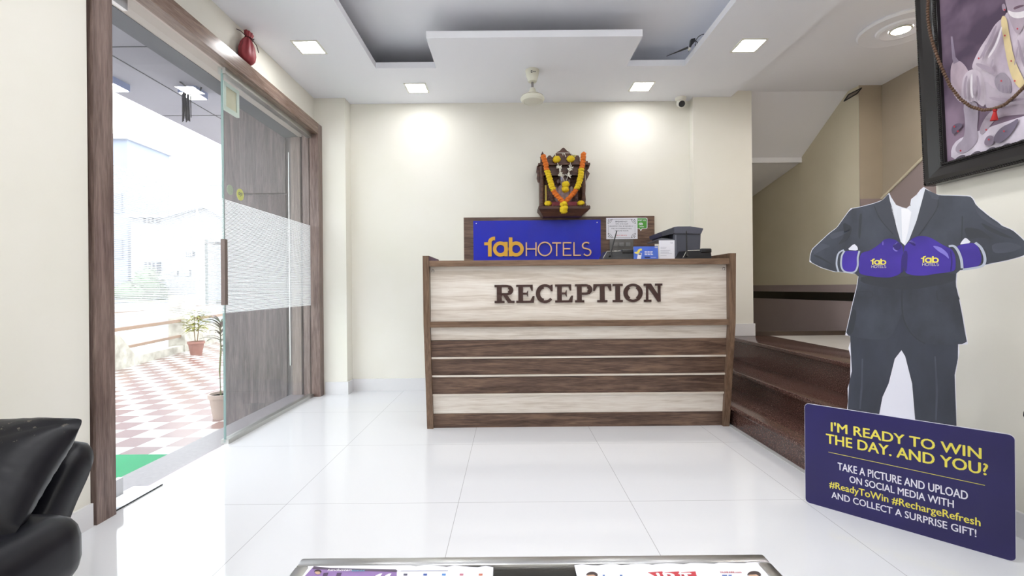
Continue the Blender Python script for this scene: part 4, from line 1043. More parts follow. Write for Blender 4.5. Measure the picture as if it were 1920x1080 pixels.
paint([(505, 60), (515, 105), (565, 215), (610, 120), (640, 60), (640, 0), (500, 0)], (176, 160, 172), 'painted_neck')
paint([(497, -120), (490, 0), (512, 70), (560, 100), (620, 90), (665, 0), (660, -120), (580, -170)], (170, 154, 168), 'painted_face')
paint([(506, 55), (520, 90), (560, 106), (615, 95), (655, 40), (600, 62), (560, 70), (530, 66)], (236, 228, 232), 'painted_beard')
paint([(538, 46), (560, 32), (600, 26), (600, 34), (566, 46), (546, 56)], (110, 84, 100), 'painted_mouth')
paint([(474, 25), (490, 18), (500, 45), (490, 66), (478, 55)], (160, 144, 160), 'painted_ear')
paint([(482, -170), (490, -40), (520, -90), (640, -90), (676, -40), (682, -170), (580, -240)], (214, 204, 212), 'painted_headcloth')
paint([(428, 770), (470, 715), (530, 690), (572, 660), (560, 705), (520, 762), (470, 805), (432, 802)], (112, 102, 122), 'painted_jar')
paint([(372, 800), (395, 760), (430, 765), (430, 815), (385, 822)], (136, 122, 140), 'painted_jar_base')
paint([(190, 712), (230, 690), (262, 700), (225, 740), (196, 760)], (98, 86, 108), 'painted_box')
for k in range(7): paint([(205 + k * 85, 900 - k * 22), (245 + k * 85, 870 - k * 22), (275 + k * 85, 872 - k * 22), (260 + k * 85, 896 - k * 22), (225 + k * 85, 915 - k * 22)], (92, 84, 98), 'painted_border')
for a_, b_ in ((492, 200), (345, 328), (472, 455), (528, 343), (548, 455), (563, 162), (487, 738), (402, 785), (243, 848), (387, 730), (208, 712), (228, 738), (490, 55)):
    paint([(a_ - 7, b_), (a_, b_ - 7), (a_ + 7, b_), (a_, b_ + 7)], (186, 44, 62), 'red_mark')
for a_, b_, n_ in ((380, 250, 90), (420, 330, 70), (330, 480, 60), (560, 260, 110)):
    paint([(a_, b_), (a_ + 12, b_ + 4), (a_ - 10, b_ + n_), (a_ - 16, b_ + n_ - 6)], (172, 157, 172), 'painted_fold')
for L in ([(440, 140), (450, 150), (410, 250), (360, 330), (345, 330), (400, 230)], [(330, 350), (400, 372), (440, 400), (430, 425), (385, 395), (330, 370)], [(560, 220), (572, 225), (600, 330), (640, 420), (620, 425), (580, 330)], [(640, 150), (655, 150), (700, 300), (720, 430), (700, 430), (670, 300)],
          [(270, 430), (285, 420), (270, 500), (280, 560), (262, 555), (258, 490)], [(330, 420), (345, 430), (355, 500), (350, 570), (338, 560), (342, 490)], [(400, 540), (500, 560), (600, 550), (600, 562), (500, 578), (410, 560)]):
    paint(L, (166, 150, 166), 'painted_fold')
for L in ([(470, 150), (480, 150), (450, 260), (400, 330), (395, 320), (440, 250)], [(300, 420), (312, 410), (308, 500), (318, 550), (304, 552), (296, 490)], [(600, 220), (612, 222), (650, 340), (640, 345), (615, 290)]):
    paint(L, (232, 224, 230), 'painted_highlight')
# prayer beads over the frame
ml = thing('prayer_beads', PW(1740, 15, .06), 'string of brown prayer beads with a red tassel hung across the portrait', 'beads')
mp = [(64, -60), (58, 55), (60, 110), (72, 190), (92, 260), (120, 340), (150, 410), (185, 485), (240, 555), (300, 600), (370, 620), (430, 612), (490, 590), (545, 545), (600, 490), (700, 370), (790, 220), (850, 60), (870, -80), (872, -160)]
off_ = lambda a: .062 if a < 180 else .045
MPW = lambda a, b: PW(1720 + a / 3.0, b / 3.0, off_(a))
q = MB(); q.tube([MPW(a, b) for a, b in mp], .0015, 5); q.build('thread', mat('red_thread', srgb(120, 40, 36), .8), ml)
BEADM = noisy('brown_seed', srgb(112, 82, 58), srgb(72, 50, 38), 120, .6)
q = MB(); t = bmesh.new(); bmesh.ops.create_icosphere(t, subdivisions=2, radius=1)
for v in t.verts: v.co *= 1 + .12 * noise.noise(v.co * 4)
q.merge(t); b0m = q.build('bead', BEADM, None, True); bme = b0m.data; bpy.data.objects.remove(b0m)
for a_, b_ in along_px(mp, 118):
    o = bpy.data.objects.new('bead', bme); COL.objects.link(o); o.parent = ml; o.location = MPW(a_, b_) - ml.location; o.scale = (.0068, .0068, .0066); o.rotation_euler = (random.random() * 3, random.random() * 3, 0)
q = MB(); ta_ = MPW(437, 612); q.ball(ta_ + Vector((0, 0, -.006)), .007); q.cyl(ta_ + Vector((0, 0, -.008)), ta_ + Vector((0, .004, -.045)), .004, .012, 9); q.build('tassel', mat('red_tassel', srgb(176, 36, 36), .8), ml)

# ================================================================== CARDBOARD STANDEE
SA = Vector((1.357, 2.139, 0)); SB = Vector((1.807, 1.662, 0)); SD = (SB - SA).normalized(); SN = Vector((SD.y, -SD.x, 0))
if SN.y > 0: SN = -SN
def S2(px, py):
    a, b = ray(px, py); Y = (SA.x * SN.x + SA.y * SN.y) / (a * SN.x + SN.y)
    p = Vector((a * Y, Y, EYE - b * Y)); return ((p - SA).dot(SD), p.z)
def SW(s, z, off): return SA + SD * s + Vector((0, 0, z)) + SN * off
z7 = lambda L: [S2(1480 + x / 2.511, 330 + y / 2.511) for x, y in L]
z8 = lambda L: [S2(1340 + x / 2.16, 580 + y / 2.16) for x, y in L]
sd = thing('cardboard_standee', SA.lerp(SB, .5), 'cardboard cutout of a headless suit with purple boxing gloves above a navy sign', 'standee')
def layer(pts, off, th, name, m, par=None):
    q = MB(); q.loops([SW(s, z, off) for s, z in pts], [SW(s, z, off + th) for s, z in pts]); return q.build(name, m, par or sd)
def grow(pts, d):
    n = len(pts); out = []
    ar = sum(pts[i][0] * pts[(i + 1) % n][1] - pts[(i + 1) % n][0] * pts[i][1] for i in range(n)); sg_ = 1 if ar > 0 else -1
    for i in range(n):
        a_, b_, c_ = Vector(pts[i - 1]), Vector(pts[i]), Vector(pts[(i + 1) % n])
        t_ = ((b_ - a_).normalized() + (c_ - b_).normalized()); t_ = t_.normalized() if t_.length > 1e-6 else (b_ - a_).normalized()
        out.append((b_.x + t_.y * d * sg_, b_.y - t_.x * d * sg_))
    return out
def soft(pts):
    out = []
    for i in range(len(pts)):
        a_, b_ = pts[i], pts[(i + 1) % len(pts)]
        out += [(a_[0] * .8 + b_[0] * .2, a_[1] * .8 + b_[1] * .2), (a_[0] * .2 + b_[0] * .8, a_[1] * .2 + b_[1] * .8)]
    return out
SUIT = noisy('suit_print', srgb(70, 75, 88), srgb(50, 53, 63), 6, .45, detail=12, stretch=(1, 1, .6), lo=.36, hi=.64)
SUITD = noisy('suit_print_dark', srgb(46, 49, 58), srgb(54, 57, 66), 6, .45)
SUITL = noisy('suit_print_light', srgb(78, 83, 97), srgb(66, 70, 82), 9, .45)
TROUS = noisy('trouser_print', srgb(60, 64, 77), srgb(44, 47, 57), 5, .45, detail=12, stretch=(1, 1, .4), lo=.36, hi=.64)
CARDW = mat('white_card', srgb(226, 226, 238), .45); NAVY = noisy('navy_print', srgb(40, 34, 96), srgb(36, 30, 84), 3, .35)
PURP = noisy('purple_glove_print', srgb(70, 48, 164), srgb(54, 38, 132), 7, .35, detail=2, lo=.35, hi=.65); PURPD = mat('purple_dark_print', srgb(48, 34, 112), .4); PURPL = mat('purple_light_print', srgb(128, 118, 206), .4)
PIPE = mat('grey_piping_print', srgb(178, 184, 200), .4)
jacket = [(470, 82), (476, 100), (500, 138), (530, 150), (552, 155), (572, 140), (577, 110), (602, 90), (620, 66), (633, 55), (642, 62), (680, 85), (705, 92), (780, 93), (850, 96), (864, 108), (880, 140), (940, 190), (985, 220), (1000, 235), (1050, 255), (1085, 285), (1112, 312), (1128, 338), (1120, 362), (1095, 378), (1020, 398), (930, 415), (870, 435), (788, 446), (783, 510), (795, 560), (803, 600), (815, 660), (828, 740), (838, 790), (720, 795), (640, 788), (600, 765), (545, 700), (530, 640), (510, 700), (470, 768), (400, 770), (330, 762), (266, 748), (280, 690), (300, 600), (320, 520), (328, 462), (240, 450), (215, 450), (150, 430), (98, 403), (101, 370), (110, 345), (145, 312), (190, 270), (225, 245), (250, 210), (290, 155), (330, 148), (400, 130), (440, 115)]
lleg8 = [(549, 105), (553, 190), (556, 250), (545, 300), (539, 420), (664, 440), (680, 355), (705, 300), (730, 200), (757, 165), (772, 190), (800, 300), (815, 480), (981, 505), (975, 350), (972, 265), (985, 200), (986, 130), (760, -6)]
jk, tr2 = z7(jacket), z8(lleg8)
outer = z7([(266, 748), (287, 752), (292, 775), (282, 810), (292, 850), (290, 960), (278, 1000), (280, 1060), (274, 1110)]) 
body_card = grow(z7(jacket[:36]) + z7([(795, 793), (797, 830), (785, 900), (778, 940), (783, 1090), (784, 1230), (274, 1150)]) + outer[::-1] + z7(jacket[47:]), .0022)
layer(body_card, -.003, .006, 'figure_card', CARDW)
layer(tr2, .0031, .0003, 'printed_trousers', TROUS)
layer(soft(jk), .0036, .0003, 'printed_jacket', SUIT)
shirt = z7([(468, 80), (484, 112), (500, 136), (530, 150), (552, 154), (572, 140), (577, 110), (602, 90), (620, 66), (632, 52), (640, 62), (626, 115), (600, 210), (565, 300), (545, 328), (525, 310), (505, 240), (480, 150)])
layer(shirt, .0041, .0003, 'printed_shirt', noisy('shirt_print', srgb(226, 228, 236), srgb(206, 210, 220), 8, .45, stretch=(1, 1, .3)))
layer(z7([(528, 152), (560, 156), (575, 170), (560, 260), (543, 322), (533, 315), (530, 240)]), .0045, .0002, 'printed_placket', mat('placket_print', srgb(236, 236, 242), .45))
for L in ([(468, 100), (484, 145), (505, 240), (524, 308), (480, 265), (420, 190), (400, 135), (438, 116)], [(640, 62), (702, 95), (700, 135), (670, 210), (615, 280), (568, 300), (602, 205), (626, 115)]): layer(soft(z7(L)), .0042, .0002, 'printed_lapel', mat('lapel_print', srgb(64, 67, 78), .45))
for L in ([(640, 62), (705, 92), (702, 112), (672, 108), (668, 96)],): layer(z7(L), .0046, .0002, 'printed_collar', SUITL)
def curve(pts, n=6):
    out = []
    for i in range(len(pts) - 1):
        p0, p1, p2, p3 = [Vector(pts[min(max(k, 0), len(pts) - 1)]) for k in (i - 1, i, i + 1, i + 2)]
        for j in range(n):
            t = j / n
            v = .5 * ((2 * p1) + (p2 - p0) * t + (2 * p0 - 5 * p1 + 4 * p2 - p3) * t * t + (3 * p1 - p0 - 3 * p2 + p3) * t ** 3); out.append((v.x, v.y))
    return out + [tuple(pts[-1])]
def line(L, wd, off, m, name, closed=False):
    P2 = curve(z7(L)); q = MB(); q.strip(P2, wd, lambda s, z, d: SW(s, z, off + .0002 * d), closed); return q.build(name, m, sd)
line([(400, 140), (430, 205), (490, 275)], .003, .0046, SUITD, 'printed_seam'); line([(702, 112), (690, 165), (610, 280)], .003, .0048, SUITD, 'printed_seam')
layer(soft(z7([(695, 540), (790, 548), (806, 588), (715, 588), (697, 575)])), .0042, .0002, 'printed_pocket', SUIT); line([(695, 540), (698, 575), (715, 588), (797, 588)], .004, .0045, SUITD, 'printed_seam')
line([(330, 545), (388, 545), (386, 572), (312, 572)], .003, .0045, SUITD, 'printed_seam')
line([(532, 480), (533, 640), (560, 720), (600, 765), (640, 788)], .004, .0045, SUITD, 'printed_seam'); line([(815, 190), (812, 300)], .003, .0045, SUITD, 'printed_seam')
layer(soft(z7([(340, 470), (500, 478), (780, 450), (782, 500), (560, 540), (420, 520), (335, 500)])), .0041, .0002, 'printed_shade', SUITD)
for L, m in (([(112, 345), (150, 315), (200, 330), (160, 345), (118, 372)], SUITL), ([(250, 215), (300, 240), (280, 300), (225, 330), (262, 280)], SUITD), ([(860, 110), (885, 150), (950, 210), (1040, 260), (970, 240), (890, 190)], SUITL), ([(820, 240), (900, 250), (960, 300), (900, 290), (840, 300)], SUITD), ([(950, 320), (1040, 310), (1105, 335), (1040, 360), (960, 365)], SUITL), ([(270, 740), (300, 620), (320, 640), (300, 745)], SUITD), ([(108, 372), (150, 392), (215, 425), (235, 440), (180, 400), (140, 375)], SUITD), ([(190, 275), (235, 262), (300, 250), (240, 285), (200, 300)], SUITL), ([(895, 215), (990, 262), (1070, 300), (1000, 285), (930, 255)], SUITD), ([(860, 330), (930, 340), (935, 400), (880, 420), (900, 370)], SUITD), ([(330, 180), (345, 175), (335, 300), (325, 290)], SUITD)):
    layer(soft(soft(soft(z7(L)))), .0042, .0002, 'printed_fold', m)
zt = lambda L: [S2(1340 + x / 2.16, 580 + y / 2.16) for x, y in L]
layer(zt([(890, 190), (896, 190), (905, 330), (900, 450), (893, 449), (896, 330)]), .0036, .0002, 'printed_crease', SUITL)
layer(zt([(596, 200), (602, 200), (600, 320), (592, 404), (586, 403), (593, 300)]), .0036, .0002, 'printed_crease', SUITL)
# gloves: zoom frame (1560,340) scale 4.908
z9 = lambda L: [S2(1560 + x / 4.908, 340 + y / 4.908) for x, y in L]
GL1 = [(300, 650), (345, 640), (395, 610), (450, 570), (480, 535), (530, 525), (590, 540), (625, 570), (652, 600), (660, 680), (655, 760), (640, 840), (600, 868), (520, 888), (420, 882), (320, 868), (255, 850), (248, 800), (255, 700), (275, 660)]
GL2 = [(665, 600), (700, 570), (735, 530), (790, 505), (850, 503), (910, 520), (960, 548), (1010, 580), (1060, 605), (1105, 625), (1135, 680), (1140, 760), (1135, 820), (1070, 838), (960, 850), (860, 868), (760, 868), (690, 850), (665, 820), (655, 720)]
for k, (G_, cuff, pipe1, pipe2, tuck) in enumerate((
    (GL1, [(100, 640), (250, 640), (265, 650), (245, 700), (235, 790), (215, 835), (110, 830), (90, 790), (85, 720)], [(255, 640), (240, 700), (238, 780), (205, 835), (120, 830), (88, 780), (92, 690), (118, 640)], [(112, 632), (70, 655), (50, 700), (45, 770), (62, 832)], [(140, 632), (205, 573), (238, 605), (240, 638)]),
    (GL2, [(1140, 592), (1305, 562), (1345, 600), (1378, 690), (1372, 755), (1330, 790), (1205, 806), (1195, 740), (1180, 660)], [(1075, 598), (1120, 596), (1160, 640), (1190, 720), (1198, 800)], [(1318, 565), (1370, 610), (1405, 690), (1400, 760), (1350, 790), (1205, 812)], [(1180, 578), (1200, 545), (1230, 516), (1285, 565), (1185, 582)]))):
    layer(soft(z9(tuck)), .0043, .0002, 'printed_cuff', CARDW)
    layer(soft(soft(z9(cuff))), .0046, .0002, 'printed_glove_strap', PURP)
    for pi in (pipe1, pipe2):
        q = MB(); q.strip(curve(z9(pi)), .0062 if k == 0 else .0075, lambda s, z, d: SW(s, z, .0052 + .0002 * d)); q.build('printed_piping', PIPE, sd)
    g = layer(soft(soft(z9(G_))), .0049, .0003, 'printed_glove', PURP)
    g['label'] = 'purple boxing glove'
    if k == 0:
        det = [([(560, 585), (600, 562), (640, 575), (640, 615), (605, 640), (570, 625)], PURPD), ([(565, 600), (560, 625), (590, 648), (612, 640), (585, 632)], PURPL), ([(468, 552), (474, 556), (474, 590), (466, 585)], PURPL), ([(640, 700), (662, 650), (662, 830), (635, 845)], PURPD), ([(560, 592), (600, 560), (606, 566), (572, 596)], PURPL)]
    else:
        det = [([(700, 555), (760, 548), (775, 600), (745, 590)], PURPD), ([(705, 552), (740, 545), (775, 575), (740, 566)], PURPL), ([(920, 590), (1000, 605), (1065, 660), (1082, 720), (1040, 680), (980, 645)], PURPL), ([(658, 640), (700, 640), (690, 840), (662, 820)], PURPD), ([(1085, 640), (1100, 640), (1112, 740), (1100, 830), (1088, 830), (1098, 740)], PURPD)]
    for L, m in det: layer(soft(soft(z9(L))), .0053, .0002, 'printed_highlight', m)
YELP = mat('yellow_print', srgb(238, 224, 90), .5); WHP = mat('white_print', srgb(236, 234, 244), .5)
for (x0, y0, x1, y1), (hx0, hy0, hx1, hy1) in (((357, 712, 502, 768), (365, 773, 500, 797)), ((820, 688, 985, 750), (832, 752, 985, 778))):
    f1 = lambda a, b, d: SW(*S2(1560 + (x0 + (a - 207) / 548 * (x1 - x0)) / 4.908, 340 + (y0 + (b - 330) / 268 * (y1 - y0)) / 4.908), .0056 + .0002 * d)
    f2 = lambda a, b, d: SW(*S2(1560 + (hx0 + (a - 780) / 905 * (hx1 - hx0)) / 4.908, 340 + (hy0 + (b - 400) / 198 * (hy1 - hy0)) / 4.908), .0056 + .0002 * d)
    q = MB(); fab_shapes(q, f1); q.build('printed_fab_lettering', YELP, sd)
    q = MB(); hotels_shapes(q, f2, 26); q.build('printed_hotels_lettering', mat('cream_print', srgb(206, 202, 186), .5), sd)
# navy sign board at the foot
W_ = (SB - SA).length
c4 = [S2(1516.5, 756), S2(1908, 813), S2(1905, 1054), S2(1511, 938)]
zt_ = (c4[0][1] + c4[1][1]) / 2
def rrect(s0, z0, s1, z1, r, n=5):
    out = []
    for cx_, cz_, a0 in ((s1 - r, z1 - r, 0), (s0 + r, z1 - r, 90), (s0 + r, z0 + r, 180), (s1 - r, z0 + r, 270)):
        out += [(cx_ + r * math.cos(R(a0 + 90 * k / n)), cz_ + r * math.sin(R(a0 + 90 * k / n))) for k in range(n + 1)]
    return out
bdp = rrect(.0, .0005, W_, .456, .018)
layer(bdp, .0045, .006, 'sign_card', CARDW)
sb = layer(grow(bdp, -.0012), .0106, .0003, 'sign_face', NAVY)
zl = lambda x, y: S2(1510 + x / 3.273, 740 + y / 3.273)
def sline(s, xl, yt, yb, xr, yrb, bold, m):
    a_, b_, c_ = zl(xl, yb), zl(xr, yrb), zl(xl, yt)
    zb_ = (a_[1] + b_[1]) / 2
    q = MB(); put_text(q, s, lambda x, y, d: SW(x, y, .0110 + .0004 * d), a_[0], b_[0], zb_, c_[1] - a_[1], bold); q.build('lettering', m, sb)
sline("I'M READY TO WIN", 162, 165, 219, 1080, 391, .025, YELP)
sline('THE DAY. AND YOU?', 132, 236, 293, 1120, 490, .025, YELP)
sline('TAKE A PICTURE AND UPLOAD', 203, 415, 459, 998, 636, .016, WHP)
sline('ON SOCIAL MEDIA WITH', 275, 495, 535, 912, 687, .016, WHP)
sline('#ReadyToWin #RechargeRefresh', 152, 524, 563, 1075, 801, .018, YELP)
sline('AND COLLECT A SURPRISE GIFT!', 165, 590, 628, 1050, 866, .016, WHP)
a_, b_ = zl(145, 345), zl(1102, 555); zc_ = (a_[1] + b_[1]) / 2
q = MB(); q.strip([(a_[0], zc_), (b_[0], zc_)], .0018, lambda s, z, d: SW(s, z, .011 + .0003 * d)); q.build('divider', YELP, sb)
q = MB(); m_ = W_ / 2
q.loops([SW(m_ - .03, 0, -.02), SW(m_ - .03, 0, -.16), SW(m_ - .03, .02, -.16), SW(m_ - .03, .75, -.02)], [SW(m_ + .03, 0, -.02), SW(m_ + .03, 0, -.16), SW(m_ + .03, .02, -.16), SW(m_ + .03, .75, -.02)])
q.loops([SW(m_ - .03, .0, -.003), SW(m_ + .03, .0, -.003), SW(m_ + .03, .75, -.003), SW(m_ - .03, .75, -.003)], [SW(m_ - .03, .0, -.02), SW(m_ + .03, .0, -.02), SW(m_ + .03, .75, -.02), SW(m_ - .03, .75, -.02)]); q.build('strut', CARDW, sd)

# ================================================================== SOFA AND CUSHIONS
so = thing('sofa', (-1.45, .5, 0), 'black leather sofa along the left wall', 'sofa')
def blob(x0, y0, z0, x1, y1, z1, r, name, par, M=None, wr=.004, seg=4):
    q = MB()
    if M: q.M = M
    q.rbox(x0, y0, z0, x1, y1, z1, r, seg)
    bmesh.ops.subdivide_edges(q.bm, edges=[e for e in q.bm.edges if e.calc_length() > .09], cuts=5, use_grid_fill=True)
    for v in q.bm.verts:
        k = noise.noise(v.co * 7); v.co += Vector((k, noise.noise(v.co * 6 + Vector((3, 1, 2))), noise.noise(v.co * 5 + Vector((9, 4, 1))))) * wr
    return q.build(name, LEATHER, par, True, 60)
blob(-1.76, -.45, .10, -1.20, 1.24, .24, .03, 'base', so)
blob(-1.76, .40, .22, -1.145, 1.27, .415, .07, 'seat_cushion', so, wr=.008)
blob(-1.76, -.45, .22, -1.145, .395, .415, .07, 'seat_cushion', so, wr=.008)
blob(-1.785, -.45, .25, -1.60, 1.3, .80, .07, 'backrest', so)
ar = [(1.275, .20), (1.36, .20), (1.42, .33), (1.505, .46), (1.50, .515), (1.455, .53), (1.41, .505), (1.35, .42), (1.295, .33)]
q = MB(); ar2 = soft(soft(ar)); rows = []
for x, k in ((-1.76, 1), (-1.5, 1), (-1.40, 1), (-1.365, .97), (-1.345, .88), (-1.335, .70)):
    cy_, cz_ = 1.39, .37
    rows.append([(x, cy_ + (y - cy_) * (k if k < 1 else 1), cz_ + (z - cz_) * (k if k < 1 else 1)) for y, z in ar2])
G = q.grid(rows, True); q.bm.faces.new(G[0][::-1]); q.bm.faces.new(G[-1]); q.build('arm', LEATHER, so, True, 60)
q = MB()
for y in (-.4, 1.15):
    for x in (-1.7, -1.26): q.cyl((x, y, 0), (x, y, .11), .02, .026, 10)
q.build('feet', CHROME, so)
def pillow(name, par, M, w_, h_, t_, m, n=26):
    q = MB(); q.M = M
    for sgn in (1, -1):
        rows = []
        for i in range(n + 1):
            row = []
            for j in range(n + 1):
                u, v = -1 + 2 * i / n, -1 + 2 * j / n
                sq = max(abs(u), abs(v)) / max(1e-6, (abs(u) ** 7 + abs(v) ** 7) ** (1 / 7))
                pin = lambda c: (1 - .09 * (1 - c * c)) * sq
                x, z = u * w_ / 2 * pin(v), v * h_ / 2 * pin(u)
                th = max(0, (1 - abs(u) ** 2.6) * (1 - abs(v) ** 2.6)) ** .55
                r_ = math.atan2(v, u)
                edge = max(abs(u), abs(v))
                wr = .008 * math.sin(13 * (u * v) + 16 * (u if abs(u) > abs(v) else v) + 20 * (v if abs(u) > abs(v) else u)) * max(0, edge - .45) * (1 - edge) * 4
                row.append((x, sgn * (t_ / 2 * th + wr), z))
            rows.append(row)
        q.grid(rows)
    bmesh.ops.remove_doubles(q.bm, verts=q.bm.verts[:], dist=.0004)
    return q.build(name, m, par, True, 70)
WORN = noisy('worn_black_leather', (.005, .005, .008), (.010, .010, .014), 14, .38, bump=.14, detail=6, spec=.32)
b_ = WORN.node_tree.nodes['Principled BSDF']                     # flaked patches near the top seam
src = b_.inputs['Base Color'].links[0].from_socket
tc = nd(WORN, 'ShaderNodeTexCoord'); sp_ = nd(WORN, 'ShaderNodeSeparateXYZ'); lk(WORN, tc.outputs['Object'], sp_.inputs[0])
g1 = nd(WORN, 'ShaderNodeMath', operation='GREATER_THAN'); g1.inputs[1].default_value = .098; lk(WORN, sp_.outputs['Z'], g1.inputs[0])
f_ = noise_fac(WORN, 38, 6, (1, 1, 1), .7); g2 = nd(WORN, 'ShaderNodeMath', operation='GREATER_THAN'); g2.inputs[1].default_value = .62; lk(WORN, f_, g2.inputs[0])
mu = nd(WORN, 'ShaderNodeMath', operation='MULTIPLY'); lk(WORN, g1.outputs[0], mu.inputs[0]); lk(WORN, g2.outputs[0], mu.inputs[1])
mxr = nd(WORN, 'ShaderNodeMixRGB'); lk(WORN, mu.outputs[0], mxr.inputs[0]); lk(WORN, src, mxr.inputs[1]); mxr.inputs[2].default_value = (*srgb(96, 90, 82), 1); lk(WORN, mxr.outputs[0], b_.inputs['Base Color'])
cu_ = thing('cushion', (-1.44, 1.21, .51), 'black leather cushion with a flaking top seam leaning on the sofa arm', 'cushion')
Mc = Matrix.Translation((-1.442, 1.205, .515)) @ Matrix.Rotation(R(6), 4, 'Z') @ Matrix.Rotation(R(-44), 4, 'X')
pillow('cover', cu_, Mc, .47, .35, .19, WORN)
# armchair at the right, only its cushion tip shows
ac = thing('armchair', (1.72, .95, 0), 'black armchair by the right wall beyond the picture edge', 'armchair')
blob(1.50, .60, .12, 1.95, 1.22, .40, .05, 'seat', ac); blob(1.82, .60, .38, 1.97, 1.22, .80, .05, 'backrest', ac)
q = MB()
for x in (1.54, 1.92):
    for y in (.66, 1.16): q.cyl((x, y, 0), (x, y, .13), .018, .022, 8)
q.build('feet', CHROME, ac)
c2_ = thing('cushion', (1.6, 1.22, .52), 'black cushion whose corner shows at the right edge above the navy sign', 'cushion')
pillow('cover', c2_, Matrix.Translation((1.622, 1.25, .655)) @ Matrix.Rotation(R(-8), 4, 'X') @ Matrix.Rotation(R(42), 4, 'Y'), .38, .38, .12, LEATHER)

# ================================================================== COFFEE TABLE AND NEWSPAPERS
TZ = .42
tb = thing('coffee_table', (.04, .68, 0), 'steel framed coffee table with a glass top at the bottom edge', 'table')
tx0, tx1, ty0, ty1 = -.455, .540, .38, 1.0
q = MB(); r_ = .015
for a_, b_ in (((tx0, ty1 - r_ * 2, TZ - .03), (tx1, ty1, TZ)), ((tx0, ty0, TZ - .03), (tx1, ty0 + r_ * 2, TZ)), ((tx0, ty0 + .03, TZ - .03), (tx0 + .03, ty1 - .03, TZ)), ((tx1 - .03, ty0 + .03, TZ - .03), (tx1, ty1 - .03, TZ))): q.rbox(*a_, *b_, .004, 2)
q.build('top_frame', CHROME, tb, True)
for x in (tx0 + .015, tx1 - .015):
    for y in (ty0 + .015, ty1 - .015): box('leg', CHROME, (x - .014, y - .014, 0), (x + .014, y + .014, TZ - .03), tb, r=.003)
box('glass_top', glass_mat('smoked_glass', (.55, .53, .5), .02), (tx0 + .03, ty0 + .03, TZ - .014), (tx1 - .03, ty1 - .03, TZ - .006), tb)
box('shelf', noisy('brown_shelf', srgb(118, 104, 82), srgb(132, 116, 94), 3, .5), (tx0 + .02, ty0 + .02, .19), (tx1 - .02, ty1 - .05, .205), tb)
q = MB(); q.box(tx0 + .028, ty1 - .05, .16, tx1 - .028, ty1 - .03, TZ - .03); q.build('apron', DARKM, tb)
NZ = TZ - .004
def newspaper(pts, label, name='newspaper'):
    P_ = [PZ(a, b, NZ + .003) for a, b in pts]
    o = thing(name, P_[0].lerp(P_[1], .5), label, 'newspaper', 'newspapers on the coffee table')
    n = 24; top = [P_[0].lerp(P_[1], i / n) + Vector((0, .0025 * math.sin(i * 1.7) + .0015 * math.sin(i * 3.1), 0)) for i in range(n + 1)]
    y1_ = .56; lx = P_[2].x; rx = P_[3].x
    bot = [Vector((lx + (rx - lx) * i / n, y1_, NZ + .003)) for i in range(n + 1)]
    q = MB(); lp = top + bot[::-1]; q.loops([p + Vector((0, 0, -.002)) for p in lp], lp); sheet_ = q.build('front_page', PAPER, o)
    return o, sheet_
G_ = lambda k: (lambda a, b, d: PZ(a, b, NZ + .0033 + .0003 * k) + Vector((0, 0, .0002 * d)))
def tl_on(q, s, x0, x1, yb, cap, k, bold=0):
    # px span on the table plane: x from px at baseline row, cap in metres
    a_, b_ = PZ(x0, yb, NZ + .0034 + .0003 * k), PZ(x1, yb, NZ + .0034 + .0003 * k)
    put_text(q, s, lambda x, y, d: (x, y, a_.z + .0002 * d), a_.x, b_.x, a_.y, cap, bold)
n1, s1_ = newspaper([(582, 1056), (925, 1063), (560, 1080), (930, 1080)], 'newspaper with a purple masthead lying on the left of the coffee table')
def ptable(q, pts, k): q.loops([PZ(a, b, NZ + .0031 + .0003 * k) for a, b in pts], [PZ(a, b, NZ + .0033 + .0003 * k) for a, b in pts])
q = MB(); ptable(q, [(586, 1064), (742, 1070), (744, 1073), (742, 1110), (545, 1110)], 1); q.build('purple_panel', noisy('purple_newsprint', srgb(152, 124, 178), srgb(140, 112, 168), 12, .7), s1_)
q = MB(); ptable(q, [(588, 1061.5), (620, 1065), (742, 1067.5), (745, 1070), (744, 1072.5), (586, 1067)], 2); q.build('dark_band', mat('plum_newsprint', srgb(94, 82, 100), .7), s1_)
WH2 = mat('white_newsprint', srgb(236, 234, 240), .7)
q = MB(); tl_on(q, 'hindustan', 614, 658, 1071, .007, 3, .03); q.build('masthead', WH2, s1_)
q = MB(); tl_on(q, 'times', 658.5, 683, 1071.8, .007, 3, .03); q.build('masthead', mat('cyan_newsprint', srgb(110, 160, 186), .7), s1_)
def face(q1, q2, cx_, cy_, w_, hair):
    ptable(q1, [(cx_ + w_ * math.cos(t) * .8, cy_ + w_ * .55 * math.sin(t)) for t in [k * .52 for k in range(12)]], 4)
    ptable(q2, [(cx_ + w_ * math.cos(t), cy_ - w_ * .12 + w_ * .62 * math.sin(t)) for t in [math.pi + k * .314 for k in range(11)]] + [(cx_ + w_ * .8, cy_ + 1), (cx_ + w_ * .3, cy_ - w_ * .25), (cx_ - w_ * .6, cy_ - w_ * .2)], 5)
SKIN = mat('printed_skin', srgb(206, 172, 148), .7); HAIR = mat('printed_hair', srgb(70, 56, 54), .7)
q1, q2 = MB(), MB(); face(q1, q2, 596, 1073, 7, 0); q1.build('portrait_face', SKIN, s1_); q2.build('portrait_hair', HAIR, s1_)
q = MB()
for a_, w_ in ((607, 9), (632, 9)): ptable(q, [(a_, 1074), (a_ + w_, 1073.5), (a_ + w_ - 5, 1088), (a_ - 5, 1088)], 3)
q.build('headline', mat('dark_plum_print', srgb(84, 66, 96), .7), s1_)
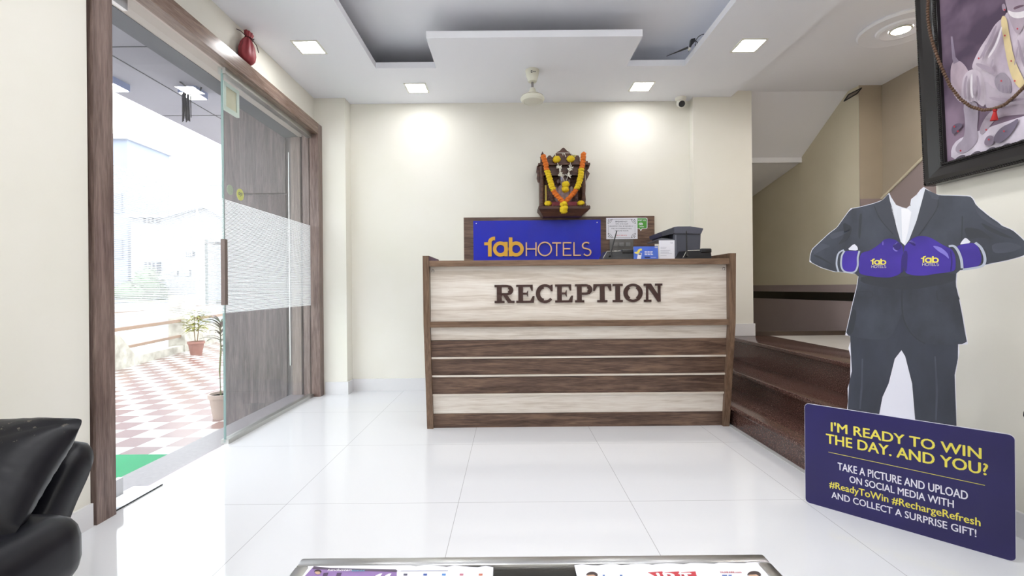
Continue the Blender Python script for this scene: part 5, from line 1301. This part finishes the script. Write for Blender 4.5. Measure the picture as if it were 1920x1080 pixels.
q = MB(); ptable(q, [(704, 1079), (712, 1075.5), (717, 1075), (712, 1082), (703, 1084)], 3); ptable(q, [(722, 1079), (729, 1075.5), (734, 1075), (730, 1082), (721, 1084)], 3); q.build('quote_mark', WH2, s1_)
q = MB(); ptable(q, [(752, 1070), (840, 1069.6), (840, 1070.2), (752, 1070.6)], 1); q.build('rule', mat('grey_print_line', srgb(130, 130, 160), .7), s1_)
for a_, cl in ((757, (90, 90, 110)), (794, (60, 90, 160)), (829, (90, 140, 206)), (862, (200, 130, 150)), (898, (200, 120, 100))):
    q = MB(); ptable(q, [(a_, 1075.5), (a_ + 7, 1075.5), (a_ + 6.6, 1079), (a_ - .6, 1079)], 1); q.build('icon', mat('icon_print', srgb(*cl), .7), s1_)
n2, s2_ = newspaper([(1077, 1059.5), (1424, 1054.5), (1082, 1080), (1450, 1080)], 'newspaper with a red outlined masthead lying on the right of the coffee table')
q = MB(); RED = mat('red_newsprint', srgb(190, 62, 70), .7)
for a_ in (1215, 1246, 1277): ptable(q, [(a_, 1073.2), (a_ + 27, 1071.3), (a_ + 33, 1094), (a_ + 3, 1094)], 1)
q.build('masthead_block', RED, s2_)
q = MB()
for ch, a_ in (('N', 1220), ('B', 1251), ('T', 1282)): 
    A_, B_ = PZ(a_, 1090, NZ + .0042), PZ(a_ + 22, 1090, NZ + .0042)
    put_text(q, ch, lambda x, y, d: (x, y, NZ + .0042 + .0002 * d), A_.x, B_.x, A_.y, .026, .05)
q.build('masthead', WH2, s2_)
q1, q2 = MB(), MB(); face(q1, q2, 1110, 1080, 11, 0); face(q1, q2, 1414, 1080, 13, 0); q1.build('portrait_face', SKIN, s2_); q2.build('portrait_hair', HAIR, s2_)
q = MB(); tl_on(q, 'FILMFARE.com', 1352, 1391, 1074.5, .0045, 1, .03); q.build('red_lettering', RED, s2_)
q = MB()
for a_, w_ in ((1354, 9), (1366, 6), (1130, 4), (1162, 5)): ptable(q, [(a_, 1077.5), (a_ + w_, 1077.5), (a_ + w_, 1081), (a_, 1081)], 1)
q.build('blue_print', mat('blue_newsprint', srgb(90, 120, 180), .7), s2_)
